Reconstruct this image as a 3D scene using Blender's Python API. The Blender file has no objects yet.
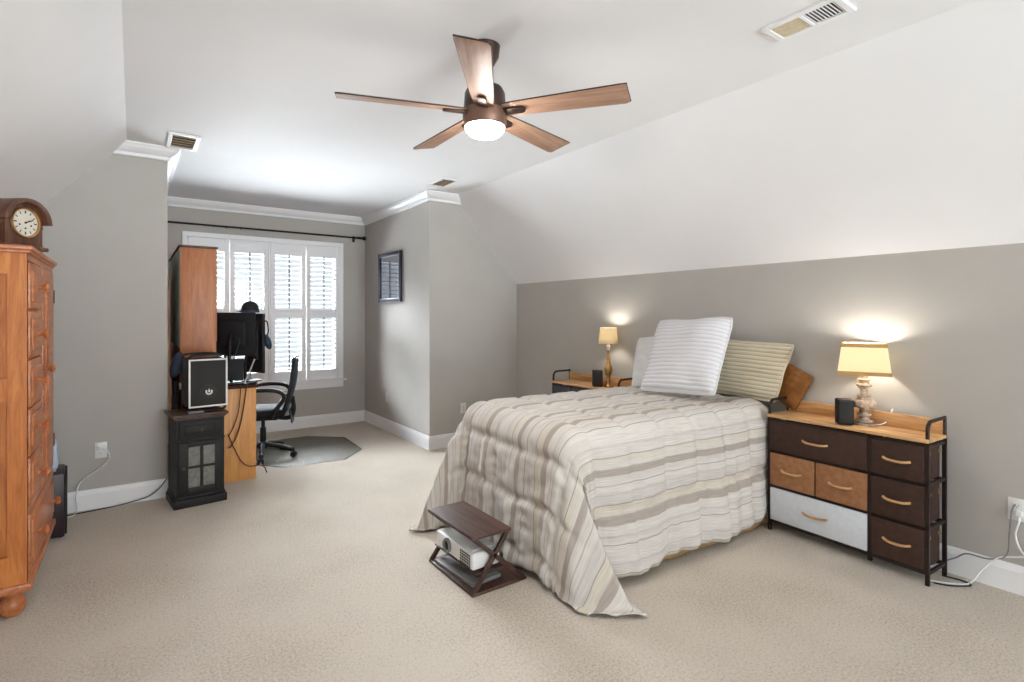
import bpy, bmesh, math, random
from mathutils import Vector, Matrix, noise
random.seed(7)
sc = bpy.context.scene
C = sc.collection
PI = math.pi
R = math.radians

# ------------------------------------------------------------------ camera
cam_d = bpy.data.cameras.new('camera')
cam = bpy.data.objects.new('camera', cam_d)
C.objects.link(cam)
sc.camera = cam
cam.location = (0, 0, 1.425)
cam.rotation_euler = (PI / 2, 0, -math.atan2(.5785, .8157))
cam_d.sensor_width = 36
cam_d.lens = 36 * 534 / 1024
cam_d.shift_y = -25.5 / 1024
cam_d.clip_start = .05

# ------------------------------------------------------------------ daylight, exposure
wd = bpy.data.worlds.new('sky')
sc.world = wd
wd.use_nodes = True
bg = wd.node_tree.nodes['Background']
bg.inputs[0].default_value = (.86, .94, 1.0, 1)
def world_light(back_sky, back_ground, front_sky, front_horizon, front_ground):
    # overcast daylight: brighter on the window side (+Y) than behind the viewpoint,
    # with a hazy dimmer band along the horizon
    t = wd.node_tree; N = t.nodes.new; L = t.links.new
    tc = N('ShaderNodeTexCoord'); sp = N('ShaderNodeSeparateXYZ'); L(tc.outputs['Generated'], sp.inputs[0])
    def mr(sock, a, b, c, d):
        m = N('ShaderNodeMapRange'); m.interpolation_type = 'SMOOTHSTEP'
        m.inputs[1].default_value = a; m.inputs[2].default_value = b
        for i, x in ((3, c), (4, d)):
            if isinstance(x, (int, float)): m.inputs[i].default_value = x
            else: L(x, m.inputs[i])
        L(sock, m.inputs[0]); return m.outputs[0]
    back = mr(sp.outputs[2], -.15, .10, back_ground, back_sky)
    low = mr(sp.outputs[2], -.34, -.15, front_ground, front_horizon)
    f = mr(sp.outputs[2], .15, .34, low, front_sky)
    L(mr(sp.outputs[1], -.2, .3, back, f), bg.inputs[1])
world_light(7.5, 26.0, 280.0, .85, 80.0)
sc.view_settings.view_transform = 'Standard'
sc.view_settings.look = 'None'
sc.view_settings.gamma = 1
sc.view_settings.use_curve_mapping = False
sc.view_settings.exposure = 0.0
sc.cycles.use_denoising = True
sc.cycles.max_bounces = 10
sc.cycles.diffuse_bounces = 7
sc.cycles.sample_clamp_indirect = 6.0
sc.cycles.caustics_reflective = False
sc.cycles.caustics_refractive = False

def portal(name, loc, rot, sx, sy):
    l = bpy.data.lights.new(name, 'AREA')
    l.shape = 'RECTANGLE'
    l.size = sx
    l.size_y = sy
    l.cycles.is_portal = True
    o = bpy.data.objects.new(name, l)
    C.objects.link(o)
    o.location = loc
    o.rotation_euler = rot
    return o
portal('rear_fill_portal', (2.125, -5.45, 1.28), (PI / 2, 0, 0), 2.85, 2.56)      # guides light through the added, unseen opening behind the viewpoint
portal('daylight_window', (1.354, 7.2, 1.47), (-PI / 2, 0, 0), 1.7, 1.8)

# ------------------------------------------------------------------ room dimensions
XR = 3.70; XL = -.90; KNEE = 1.795; HC = 2.735
CR = 2.86; CL = -.04
AL = .22; AR = 2.56; YW = 7.05; YRR = 5.12; YRL = 5.0; YB = -5.5

# ------------------------------------------------------------------ materials
def lin(c):
    return tuple((v / 12.92 if v <= .04045 else ((v + .055) / 1.055) ** 2.4) for v in (x / 255 for x in c)) + (1,)

class NT:
    def __init__(s, name):
        m = bpy.data.materials.new(name)
        m.use_nodes = True
        s.m = m; s.t = m.node_tree; s.n = s.t.nodes; s.l = s.t.links
        s.b = s.n['Principled BSDF']
    def node(s, typ, **kw):
        n = s.n.new(typ)
        for k, v in kw.items():
            setattr(n, k, v)
        return n
    def link(s, a, b): s.l.new(a, b)
    def coords(s, kind='Object', scale=(1, 1, 1), rot=(0, 0, 0)):
        tc = s.node('ShaderNodeTexCoord'); mp = s.node('ShaderNodeMapping')
        mp.inputs['Scale'].default_value = scale
        mp.inputs['Rotation'].default_value = rot
        s.link(tc.outputs[kind], mp.inputs[0])
        return mp.outputs[0]
    def noise(s, vec, scale, detail=3, rough=.5, dist=0):
        n = s.node('ShaderNodeTexNoise')
        n.inputs['Scale'].default_value = scale; n.inputs['Detail'].default_value = detail
        n.inputs['Roughness'].default_value = rough; n.inputs['Distortion'].default_value = dist
        s.link(vec, n.inputs['Vector'])
        return n.outputs['Fac']
    def ramp(s, fac, stops, interp='LINEAR'):
        r = s.node('ShaderNodeValToRGB')
        r.color_ramp.interpolation = interp
        e = r.color_ramp.elements
        while len(e) < len(stops): e.new(.5)
        for i, (p, c) in enumerate(stops):
            e[i].position = p
            e[i].color = lin(c) if len(c) == 3 else c
        s.link(fac, r.inputs[0])
        return r.outputs[0]
    def bump(s, h, strength, dist=.01):
        b = s.node('ShaderNodeBump')
        b.inputs['Strength'].default_value = strength; b.inputs['Distance'].default_value = dist
        s.link(h, b.inputs['Height']); s.link(b.outputs[0], s.b.inputs['Normal'])

def plain(name, c, rough=.5, metal=0, var=.06, scale=12, bump=0, bscale=200, spec=.5, kind='Object'):
    t = NT(name)
    v = t.coords(kind)
    f = t.noise(v, scale)
    lo = tuple(max(0, x * (1 - var)) for x in c); hi = tuple(min(255, x * (1 + var)) for x in c)
    t.link(t.ramp(f, [(.3, lo), (.7, hi)]), t.b.inputs['Base Color'])
    t.b.inputs['Roughness'].default_value = rough
    t.b.inputs['Metallic'].default_value = metal
    t.b.inputs['Specular IOR Level'].default_value = spec
    if bump: t.bump(t.noise(v, bscale), bump, .004)
    return t.m

def wood(name, dark, mid, light, axis='Z', rough=.4, scale=1.0, knots=False):
    t = NT(name)
    st = {'X': (.8, 9, 9), 'Y': (9, .8, 9), 'Z': (9, 9, .8)}[axis]
    v = t.coords('Object', tuple(x * scale for x in st))
    f = t.noise(v, 2.2, 6, .6, 1.6)
    f2 = t.noise(v, 14, 3, .6)
    mx = t.node('ShaderNodeMath', operation='MULTIPLY_ADD')
    t.link(f2, mx.inputs[0]); mx.inputs[1].default_value = .25; t.link(f, mx.inputs[2])
    t.link(t.ramp(mx.outputs[0], [(.38, dark), (.60, mid), (.80, light)]), t.b.inputs['Base Color'])
    t.b.inputs['Roughness'].default_value = rough
    t.bump(mx.outputs[0], .12, .002)
    return t.m

def emit(name, c, strength):
    t = NT(name)
    t.b.inputs['Base Color'].default_value = lin(c)
    t.b.inputs['Emission Color'].default_value = lin(c)
    t.b.inputs['Emission Strength'].default_value = strength
    return t.m

def fabric(name, c, var=.08, rough=.95, weave=420, bump=.25):
    t = NT(name)
    v = t.coords('Object')
    f = t.noise(v, 30, 4)
    lo = tuple(x * (1 - var) for x in c); hi = tuple(min(255, x * (1 + var)) for x in c)
    t.link(t.ramp(f, [(.3, lo), (.7, hi)]), t.b.inputs['Base Color'])
    t.b.inputs['Roughness'].default_value = rough
    t.b.inputs['Specular IOR Level'].default_value = .2
    t.bump(t.noise(v, weave, 2), bump, .002)
    return t.m

def carpet_mat():
    t = NT('carpet_pile')
    v = t.coords('Object')
    big = t.noise(v, 1.6, 3)
    mid = t.noise(v, 80, 3, .7)
    fine = t.noise(v, 240, 2, .7)
    a = t.node('ShaderNodeMath', operation='MULTIPLY_ADD')
    t.link(mid, a.inputs[0]); a.inputs[1].default_value = .75; t.link(fine, a.inputs[2])
    b = t.node('ShaderNodeMath', operation='MULTIPLY_ADD')
    t.link(big, b.inputs[0]); b.inputs[1].default_value = .35; t.link(a.outputs[0], b.inputs[2])
    t.link(t.ramp(b.outputs[0], [(.70, (160, 146, 132)), (1.05, (188, 176, 162)), (1.3, (208, 198, 185))]), t.b.inputs['Base Color'])
    t.b.inputs['Roughness'].default_value = 1
    t.b.inputs['Specular IOR Level'].default_value = .1
    t.bump(a.outputs[0], .7, .008)
    return t.m

def comforter_mat():
    t = NT('comforter_stripes')
    tc = t.node('ShaderNodeTexCoord'); sp = t.node('ShaderNodeSeparateXYZ')
    t.link(tc.outputs['UV'], sp.inputs[0])
    d = t.node('ShaderNodeMath', operation='DIVIDE'); t.link(sp.outputs[1], d.inputs[0]); d.inputs[1].default_value = .60
    fr = t.node('ShaderNodeMath', operation='FRACT'); t.link(d.outputs[0], fr.inputs[0])
    W1 = (214, 209, 202); W2 = (206, 200, 195); CRM = (210, 202, 188); TP = (174, 164, 155); TD = (146, 137, 130); LT = (194, 187, 181)
    st = [(0, W1), (.09, W1), (.094, TD), (.105, W1), (.16, W2), (.164, LT), (.185, W1), (.26, W1), (.264, TP), (.335, TP), (.339, LT), (.35, CRM), (.43, CRM), (.434, TD), (.445, W2), (.52, W2), (.524, LT),
          (.55, W1), (.60, W1), (.604, TD), (.612, W1), (.68, W2), (.684, TP), (.745, TP), (.749, W1), (.84, CRM), (.844, TD), (.855, W1), (.93, W2), (.934, LT), (.955, W1)]
    col = t.ramp(fr.outputs[0], st)
    v = t.node('ShaderNodeMapping'); v.inputs['Scale'].default_value = (6, 240, 1); t.link(tc.outputs['UV'], v.inputs[0])
    th = t.noise(v.outputs[0], 1.0, 3, .6)
    mx = t.node('ShaderNodeMix', data_type='RGBA', blend_type='MULTIPLY'); mx.inputs[0].default_value = 1
    t.link(col, mx.inputs[6]); t.link(t.ramp(th, [(.3, (222, 220, 219)), (.65, (255, 255, 255))]), mx.inputs[7])
    t.link(mx.outputs[2], t.b.inputs['Base Color'])
    t.b.inputs['Roughness'].default_value = .9
    t.b.inputs['Specular IOR Level'].default_value = .2
    t.bump(th, .2, .002)
    return t.m

def rib_mat(name, c, dark, freq):
    t = NT(name)
    tc = t.node('ShaderNodeTexCoord'); sp = t.node('ShaderNodeSeparateXYZ')
    t.link(tc.outputs['UV'], sp.inputs[0])
    nz = t.noise(tc.outputs['UV'], 4, 2)
    a = t.node('ShaderNodeMath', operation='MULTIPLY_ADD'); t.link(nz, a.inputs[0]); a.inputs[1].default_value = .02; t.link(sp.outputs[1], a.inputs[2])
    m = t.node('ShaderNodeMath', operation='MULTIPLY'); t.link(a.outputs[0], m.inputs[0]); m.inputs[1].default_value = freq * 2 * PI
    s = t.node('ShaderNodeMath', operation='SINE'); t.link(m.outputs[0], s.inputs[0])
    h = t.node('ShaderNodeMath', operation='MULTIPLY_ADD'); t.link(s.outputs[0], h.inputs[0]); h.inputs[1].default_value = .5; h.inputs[2].default_value = .5
    t.link(t.ramp(h.outputs[0], [(.0, dark), (.30, c), (1, c)]), t.b.inputs['Base Color'])
    t.b.inputs['Roughness'].default_value = .95
    t.b.inputs['Specular IOR Level'].default_value = .2
    t.bump(h.outputs[0], .5, .008)
    return t.m

def shade_mat(name, c, trans=.55):
    t = NT(name)
    t.b.inputs['Base Color'].default_value = lin(c)
    t.b.inputs['Roughness'].default_value = 1
    tr = t.node('ShaderNodeBsdfTranslucent'); tr.inputs[0].default_value = lin(c)
    mx = t.node('ShaderNodeMixShader'); mx.inputs[0].default_value = trans
    out = t.n['Material Output']
    t.link(t.b.outputs[0], mx.inputs[1]); t.link(tr.outputs[0], mx.inputs[2]); t.link(mx.outputs[0], out.inputs[0])
    v = t.coords('Object')
    t.bump(t.noise(v, 300, 2), .1, .001)
    return t.m

def glass_mat(name, tint=(1, 1, 1, 1), rough=0, ior=1.45):
    t = NT(name)
    tr = t.node('ShaderNodeBsdfTransparent'); tr.inputs[0].default_value = tint
    gl = t.node('ShaderNodeBsdfGlossy'); gl.inputs['Roughness'].default_value = rough
    fr = t.node('ShaderNodeFresnel'); fr.inputs[0].default_value = ior
    mx = t.node('ShaderNodeMixShader')
    t.link(fr.outputs[0], mx.inputs[0]); t.link(tr.outputs[0], mx.inputs[1]); t.link(gl.outputs[0], mx.inputs[2])
    t.link(mx.outputs[0], t.n['Material Output'].inputs[0])
    return t.m

M = {}
M['wall'] = plain('grey_wall_paint', (177, 173, 167), .7, 0, .012, 3, .05, 500, .3)
M['ceil'] = plain('white_ceiling_paint', (235, 235, 236), .85, 0, .006, 2, .05, 400, .2)
M['trim'] = plain('white_trim_paint', (238, 238, 239), .4, 0, .006, 4)
M['carpet'] = carpet_mat()
M['pine'] = wood('honey_pine', (150, 82, 34), (186, 110, 52), (206, 134, 70), 'Z', .35)
M['pineX'] = wood('honey_pine_crosswise', (150, 82, 34), (186, 110, 52), (206, 134, 70), 'X', .35)
M['pineY'] = wood('honey_pine_lengthwise', (146, 82, 46), (178, 108, 66), (198, 130, 86), 'Y', .35)
M['cherry'] = wood('cherry_laminate', (140, 84, 50), (164, 102, 62), (182, 120, 78), 'Z', .45)
M['oakp'] = wood('orange_maple_laminate', (190, 128, 66), (204, 143, 80), (214, 158, 96), 'Z', .45)
M['oak'] = wood('light_oak_board', (146, 106, 66), (190, 146, 98), (212, 170, 122), 'Y', .4)
M['walnut'] = wood('dark_walnut', (40, 24, 19), (64, 40, 31), (88, 58, 45), 'Y', .5)
M['desktop'] = plain('matte_dark_brown_laminate', (70, 48, 38), .85, 0, .1, 10, 0, 200, .1)
M['hardboard'] = plain('pale_grey_hardboard', (206, 204, 194), .7, 0, .04)
M['clockwood'] = wood('mahogany', (56, 34, 24), (88, 56, 40), (110, 74, 54), 'Z', .35)
M['fanwood'] = wood('weathered_oak_blade', (138, 106, 86), (166, 130, 108), (184, 150, 126), 'X', .5)
M['bronze'] = plain('oil_rubbed_bronze', (62, 46, 38), .4, .5, .1)
M['bronze2'] = plain('brushed_bronze_ring', (120, 90, 74), .45, .4, .08)
M['black'] = plain('black_plastic', (24, 24, 26), .6, 0, .1, 12, 0, 200, .3)
M['blackgloss'] = plain('glossy_black_plastic', (18, 18, 22), .5, 0, .1, 12, 0, 200, .3)
M['blackpaint'] = plain('black_painted_wood', (24, 23, 22), .55, 0, .12, 20, 0, 200, .3)
M['blackmetal'] = plain('black_metal', (24, 23, 23), .45, .6, .1)
M['brownmetal'] = plain('dark_brown_metal', (44, 30, 26), .45, .4, .1)
M['dull'] = plain('dull_black_plastic', (18, 18, 18), .95, 0, .1, 12, 0, 200, .05)
M['mesh'] = plain('black_speaker_mesh', (34, 32, 30), .8, 0, .25, 260)
M['chairmesh'] = plain('blue_black_mesh', (36, 42, 54), .7, 0, .3, 180)
M['seatfab'] = fabric('black_seat_fabric', (30, 31, 36))
M['navy'] = plain('dark_blue_grey_plastic', (40, 50, 70), .6, 0, .12)
M['whitep'] = plain('white_plastic', (226, 226, 224), .4, 0, .02)
M['whiter'] = plain('pale_blue_white_plastic', (186, 196, 212), .4, 0, .03)
M['silver'] = plain('silver_metal', (190, 190, 192), .3, .8, .04)
M['greyp'] = plain('grey_plastic', (120, 118, 118), .5, 0, .06)
M['brass'] = plain('antique_brass', (176, 136, 84), .3, .85, .15)
M['dbrown'] = fabric('dark_brown_fabric', (66, 49, 42))
M['tan'] = fabric('tan_fabric', (150, 106, 74))
M['wfab'] = fabric('white_fabric', (206, 210, 216), .02)
M['slate'] = fabric('slate_fabric', (72, 74, 82))
M['skirt'] = fabric('tan_bed_skirt', (172, 140, 98), .05)
M['mattress'] = fabric('white_ticking', (220, 220, 218), .02)
M['lining'] = fabric('blue_grey_lining', (150, 156, 166), .04)
M['comf'] = comforter_mat()
M['pilw'] = rib_mat('white_ribbed_cotton', (220, 219, 221), (198, 198, 205), 19)
M['pilb'] = rib_mat('beige_ribbed_cotton', (214, 205, 182), (180, 167, 138), 14)
M['pilp'] = fabric('plain_white_cotton', (214, 213, 211), .02)
M['pilbr'] = fabric('brown_satin', (140, 92, 48), .12, .45)
M['shade'] = shade_mat('cream_lampshade', (250, 236, 196), .16)
M['shadet'] = fabric('tan_shade_trim', (176, 142, 92), .04)
M['distress'] = plain('distressed_grey_brown_wood', (176, 156, 138), .6, 0, .18, 60)
M['bulb'] = emit('warm_bulb', (255, 249, 240), 210)
M['lens'] = emit('frosted_lens', (255, 249, 242), 150)
M['glass'] = glass_mat('window_glass')
M['matglass'] = glass_mat('chair_mat_plastic', (.76, .76, .755, 1), .4, 1.02)
M['cabglass'] = plain('ribbed_grey_glass', (112, 112, 106), .25, 0, .1, 30)
M['louver'] = plain('backlit_grey_louver', (72, 74, 80), .5, 0, .02)  # dark grey puts the slats' backlit shade into their colour
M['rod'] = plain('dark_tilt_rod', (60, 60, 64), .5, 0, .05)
M['ventgrey'] = plain('vent_shadow_grey', (92, 88, 84), .7, 0, .1)
M['ventbr'] = plain('dusty_brown_duct', (132, 112, 100), .8, 0, .1)
M['ventan'] = plain('tan_filter', (206, 192, 164), .9, 0, .05, 60)
M['clockface'] = plain('ivory_clock_face', (214, 208, 194), .5, 0, .03)
M['ink'] = plain('black_ink', (30, 26, 24), .6, 0, .05)
M['maroon'] = plain('black_cherry_veneer', (40, 26, 32), .4, 0, .15)
M['frame'] = plain('navy_black_frame', (30, 34, 52), .3, 0, .1)
M['cordw'] = plain('white_cord', (228, 228, 226), .5, 0, .02)
M['cordb'] = plain('black_cord', (24, 22, 22), .5, 0, .05)
M['cordr'] = plain('dark_red_brown_cord', (74, 36, 26), .5, 0, .05)
M['grommet'] = plain('antique_grommet', (150, 128, 90), .35, .7, .1)

# ------------------------------------------------------------------ mesh builder
class MB:
    def __init__(s): s.bm = bmesh.new()
    def _add(s, t, mx=None):
        if mx is not None: bmesh.ops.transform(t, matrix=mx, verts=t.verts)
        me = bpy.data.meshes.new('tmp'); t.to_mesh(me); t.free()
        s.bm.from_mesh(me); bpy.data.meshes.remove(me)
        return s
    def box(s, c, d, rot=None, bev=0, seg=2):
        t = bmesh.new(); bmesh.ops.create_cube(t, size=1)
        bmesh.ops.scale(t, vec=d, verts=t.verts)
        if bev: bmesh.ops.bevel(t, geom=t.edges[:] + t.verts[:], offset=bev, segments=seg, profile=.5, affect='EDGES')
        mx = Matrix.Translation(c)
        if rot: mx = mx @ rot
        return s._add(t, mx)
    def b2(s, x0, x1, y0, y1, z0, z1, bev=0, seg=2):
        return s.box(((x0 + x1) / 2, (y0 + y1) / 2, (z0 + z1) / 2), (abs(x1 - x0), abs(y1 - y0), abs(z1 - z0)), None, bev, seg)
    def cyl(s, p0, p1, r0, r1=None, n=24):
        p0 = Vector(p0); p1 = Vector(p1); r1 = r0 if r1 is None else r1
        t = bmesh.new(); bmesh.ops.create_cone(t, cap_ends=True, segments=n, radius1=r0, radius2=r1, depth=(p1 - p0).length)
        q = Vector((0, 0, 1)).rotation_difference(p1 - p0).to_matrix().to_4x4()
        return s._add(t, Matrix.Translation((p0 + p1) / 2) @ q)
    def sph(s, c, r, sc_=(1, 1, 1), n=20, rot=None):
        t = bmesh.new(); bmesh.ops.create_uvsphere(t, u_segments=n, v_segments=max(6, n // 2), radius=r)
        bmesh.ops.scale(t, vec=sc_, verts=t.verts)
        mx = Matrix.Translation(c)
        if rot: mx = mx @ rot
        return s._add(t, mx)
    def lathe(s, prof, c=(0, 0, 0), n=28, rot=None, close=True):
        t = bmesh.new(); rows = []
        for r, z in prof:
            rows.append([t.verts.new((max(r, 1e-4) * math.cos(2 * PI * k / n), max(r, 1e-4) * math.sin(2 * PI * k / n), z)) for k in range(n)])
        for a, b in zip(rows, rows[1:]):
            for k in range(n): t.faces.new((a[k], a[(k + 1) % n], b[(k + 1) % n], b[k]))
        if close: t.faces.new(rows[0][::-1]); t.faces.new(rows[-1])
        bmesh.ops.recalc_face_normals(t, faces=t.faces)
        mx = Matrix.Translation(c)
        if rot: mx = mx @ rot
        return s._add(t, mx)
    def prism(s, pts, d, mx=None, bev=0):
        """outline in local xy, extruded along +z by d"""
        t = bmesh.new()
        f = t.faces.new([t.verts.new((x, y, 0)) for x, y in pts])
        r = bmesh.ops.extrude_face_region(t, geom=[f])
        bmesh.ops.translate(t, vec=(0, 0, d), verts=[v for v in r['geom'] if isinstance(v, bmesh.types.BMVert)])
        bmesh.ops.recalc_face_normals(t, faces=t.faces)
        if bev: bmesh.ops.bevel(t, geom=t.edges[:], offset=bev, segments=2, profile=.5, affect='EDGES')
        return s._add(t, mx)
    def tube(s, pts, r, n=10, closed=False, smooth=0):
        P = [Vector(p) for p in pts]
        if smooth: P = catmull(P, smooth, closed)
        t = bmesh.new(); rows = []; N = len(P); up = None
        for i, p in enumerate(P):
            a = P[(i - 1) % N] if closed or i else p
            b = P[(i + 1) % N] if closed or i < N - 1 else p
            d = (b - a).normalized()
            if up is None:
                up = d.orthogonal().normalized()
            else:
                up = (up - d * up.dot(d))
                up = up.normalized() if up.length > 1e-6 else d.orthogonal().normalized()
            w = d.cross(up)
            rows.append([t.verts.new(p + (up * math.cos(2 * PI * k / n) + w * math.sin(2 * PI * k / n)) * r) for k in range(n)])
        for i in range(N if closed else N - 1):
            a = rows[i]; b = rows[(i + 1) % N]
            for k in range(n): t.faces.new((a[k], a[(k + 1) % n], b[(k + 1) % n], b[k]))
        if not closed: t.faces.new(rows[0][::-1]); t.faces.new(rows[-1])
        bmesh.ops.recalc_face_normals(t, faces=t.faces)
        return s._add(t)
    def build(s, name, mat, parent=None, smooth=40, loc=None, rotz=None):
        me = bpy.data.meshes.new(name); s.bm.to_mesh(me); s.bm.free()
        o = bpy.data.objects.new(name, me); C.objects.link(o)
        me.materials.append(mat if not isinstance(mat, str) else M[mat])
        if smooth:
            for p in me.polygons: p.use_smooth = True
            me.set_sharp_from_angle(angle=R(smooth))
        if parent: o.parent = parent
        if loc: o.location = loc
        if rotz is not None: o.rotation_euler.z = rotz
        return o

def catmull(P, k, closed=False):
    out = []; N = len(P)
    rng = range(N if closed else N - 1)
    for i in rng:
        p0 = P[(i - 1) % N] if closed or i else P[0]
        p1 = P[i]; p2 = P[(i + 1) % N]
        p3 = P[(i + 2) % N] if closed or i + 2 < N else P[-1]
        for j in range(k):
            t = j / k
            out.append(.5 * ((2 * p1) + (p2 - p0) * t + (2 * p0 - 5 * p1 + 4 * p2 - p3) * t * t + (3 * p1 - p0 - 3 * p2 + p3) * t ** 3))
    if not closed: out.append(P[-1])
    return out

def rz(a): return Matrix.Rotation(a, 4, 'Z')
def ry(a): return Matrix.Rotation(a, 4, 'Y')
def rx(a): return Matrix.Rotation(a, 4, 'X')

def tag(o, label, cat, group=None, kind=None):
    o['label'] = label; o['category'] = cat
    if group: o['group'] = group
    if kind: o['kind'] = kind
    return o
def thing(name, label, cat, loc=(0, 0, 0), rotz=0, group=None):
    o = bpy.data.objects.new(name, None); C.objects.link(o)
    o.empty_display_size = .1
    o.location = loc; o.rotation_euler = (0, 0, rotz)
    return tag(o, label, cat, group)
def struct(o): o['kind'] = 'structure'; return o
def dup(root, loc=None, rotz=None, label=None):
    r = root.copy(); C.objects.link(r)
    if loc is not None: r.location = loc
    if rotz is not None: r.rotation_euler.z = rotz
    if label: r['label'] = label
    for ch in list(root.children):
        c = ch.copy(); C.objects.link(c); c.parent = r
        for g in list(ch.children):
            d = g.copy(); C.objects.link(d); d.parent = c
    return r

# ================================================================== SETTING
def slab(name, mat, *b): return struct(MB().b2(*b).build(name, mat, smooth=0))
slab('floor', 'carpet', XL - .1, XR + .1, YB, YW + .1, -.06, 0)
slab('ceiling', 'ceil', CL - .1, CR + .1, YB, YW + .1, HC, HC + .1)
slab('wall_right', 'wall', XR, XR + .1, YB, YRR, 0, KNEE)
slab('wall_left', 'wall', XL - .1, XL, YB, YRL, 0, KNEE)
def slope(name, x0, z0, x1, z1, out):
    pts = [(x0, z0), (x1, z1), (x1 + out * .08, z1 + .07), (x0 + out * .08, z0 + .07)]
    mx = Matrix(((1, 0, 0, 0), (0, 0, -1, YRR + .1), (0, 1, 0, 0), (0, 0, 0, 1)))
    return struct(MB().prism(pts, YRR + .1 - YB, mx).build(name, 'ceil', smooth=0))
slope('ceiling_slope_right', XR, KNEE, CR, HC, 1)
slope('ceiling_slope_left', XL, KNEE, CL, HC, -1)
slab('wall_return_right', 'wall', AR, XR + .1, YRR, YRR + .1, 0, HC)
slab('wall_alcove_right', 'wall', AR, AR + .1, YRR + .1, YW + .1, 0, HC)
slab('wall_return_left', 'wall', XL - .1, AL, YRL, YRL + .1, 0, HC)
slab('wall_alcove_left', 'wall', AL - .1, AL, YRL + .1, YW + .1, 0, HC)
# window wall with its opening
WX0, WX1, WZ0, WZ1 = .50, 2.21, .60, 2.32
w = MB()
w.b2(AL, WX0, YW, YW + .12, 0, HC).b2(WX1, AR, YW, YW + .12, 0, HC).b2(WX0, WX1, YW, YW + .12, 0, WZ0).b2(WX0, WX1, YW, YW + .12, WZ1, HC)
struct(w.build('wall_back', 'wall', smooth=0))
# unseen rear wall behind the viewpoint; wide opening added for fill light
w = MB()
w.b2(XL, .70, YB, YB + .05, 0, HC).b2(3.55, XR, YB, YB + .05, 0, HC).b2(.70, 3.55, YB, YB + .05, 2.56, HC)
struct(w.build('wall_front', 'wall', smooth=0))

# mouldings: a profile run along a wall, mitred at inside (m = shift towards the run) and outside corners
BASE = [(0, 0), (.016, 0), (.016, .112), (.012, .128), (.008, .143), (0, .146)]
CROWN = [(0, HC), (.085, HC), (.085, HC - .014), (.076, HC - .016), (.066, HC - .036), (.045, HC - .056), (.022, HC - .070), (.016, HC - .090), (.010, HC - .094), (0, HC - .094)]
def moulding(name, prof, p0, p1, nx, ny, m0=0, m1=0):
    d = Vector((p1[0] - p0[0], p1[1] - p0[1], 0)).normalized(); n = Vector((nx, ny, 0))
    bm = bmesh.new(); ends = []
    for p, m in ((p0, m0), (p1, m1)):
        ends.append([bm.verts.new(Vector((p[0], p[1], z)) + n * o + d * (m * o)) for o, z in prof])
    k = len(prof)
    for i in range(k): bm.faces.new((ends[0][i], ends[0][(i + 1) % k], ends[1][(i + 1) % k], ends[1][i]))
    bm.faces.new(ends[0][::-1]); bm.faces.new(ends[1])
    bmesh.ops.recalc_face_normals(bm, faces=bm.faces)
    mb = MB(); mb.bm.free(); mb.bm = bm
    return struct(mb.build(name, 'trim', None, 0))
moulding('baseboard_right', BASE, (XR, YB), (XR, YRR), -1, 0, 0, -1)
moulding('baseboard_left', BASE, (XL, YB), (XL, YRL), 1, 0, 0, -1)
moulding('baseboard_return_right', BASE, (AR, YRR), (XR, YRR), 0, -1, -1, -1)
moulding('baseboard_alcove_right', BASE, (AR, YRR), (AR, YW), -1, 0, -1, -1)
moulding('baseboard_back', BASE, (AL, YW), (AR, YW), 0, -1, 1, -1)
moulding('baseboard_alcove_left', BASE, (AL, YRL), (AL, YW), 1, 0, -1, -1)
moulding('baseboard_return_left', BASE, (XL, YRL), (AL, YRL), 0, -1, 1, 1)
moulding('trim_1', CROWN, (AL, YW), (AR, YW), 0, -1, 1, -1)
moulding('trim_2', CROWN, (AR, YRR), (AR, YW), -1, 0, -1, -1)
moulding('trim_3', CROWN, (AR, YRR), (CR + .09, YRR), 0, -1, -1, 0)
moulding('trim_4', CROWN, (CL - .09, YRL), (AL, YRL), 0, -1, 0, 1)
moulding('trim_5', CROWN, (AL, YRL), (AL, YW), 1, 0, -1, -1)

# window: sashes, glass, casing, stool
wn = bpy.data.objects.new('window_1', None); C.objects.link(wn); struct(wn)
f = MB()
xm = (WX0 + WX1) / 2
for x0, x1 in ((WX0, xm), (xm, WX1)):
    f.b2(x0, x0 + .05, YW + .05, YW + .10, WZ0, WZ1).b2(x1 - .05, x1, YW + .05, YW + .10, WZ0, WZ1)
    f.b2(x0, x1, YW + .05, YW + .10, WZ0, WZ0 + .06).b2(x0, x1, YW + .05, YW + .10, WZ1 - .05, WZ1)
    zc = (WZ0 + WZ1) / 2
    f.b2(x0, x1, YW + .05, YW + .10, zc - .025, zc + .025)
f.build('window_frame', 'trim', wn, 0)
g = MB()
g.b2(WX0 + .03, WX1 - .03, YW + .07, YW + .076, WZ0 + .03, WZ1 - .03)
g.build('window_glass', 'glass', wn, 0)
c = MB()
c.b2(.447, WX0, YW - .022, YW, .60, 2.375, .004).b2(WX1, 2.261, YW - .022, YW, .60, 2.375, .004)
c.b2(.447, 2.261, YW - .024, YW, WZ1, 2.375, .004)
c.build('window_casing', 'trim', wn, 0)
c = MB()
c.b2(.41, 2.298, YW - .06, YW + .05, .575, .60, .005).b2(.447, 2.261, YW - .02, YW, .49, .575, .004)
c.build('window_sill', 'trim', wn, 0)

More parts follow.
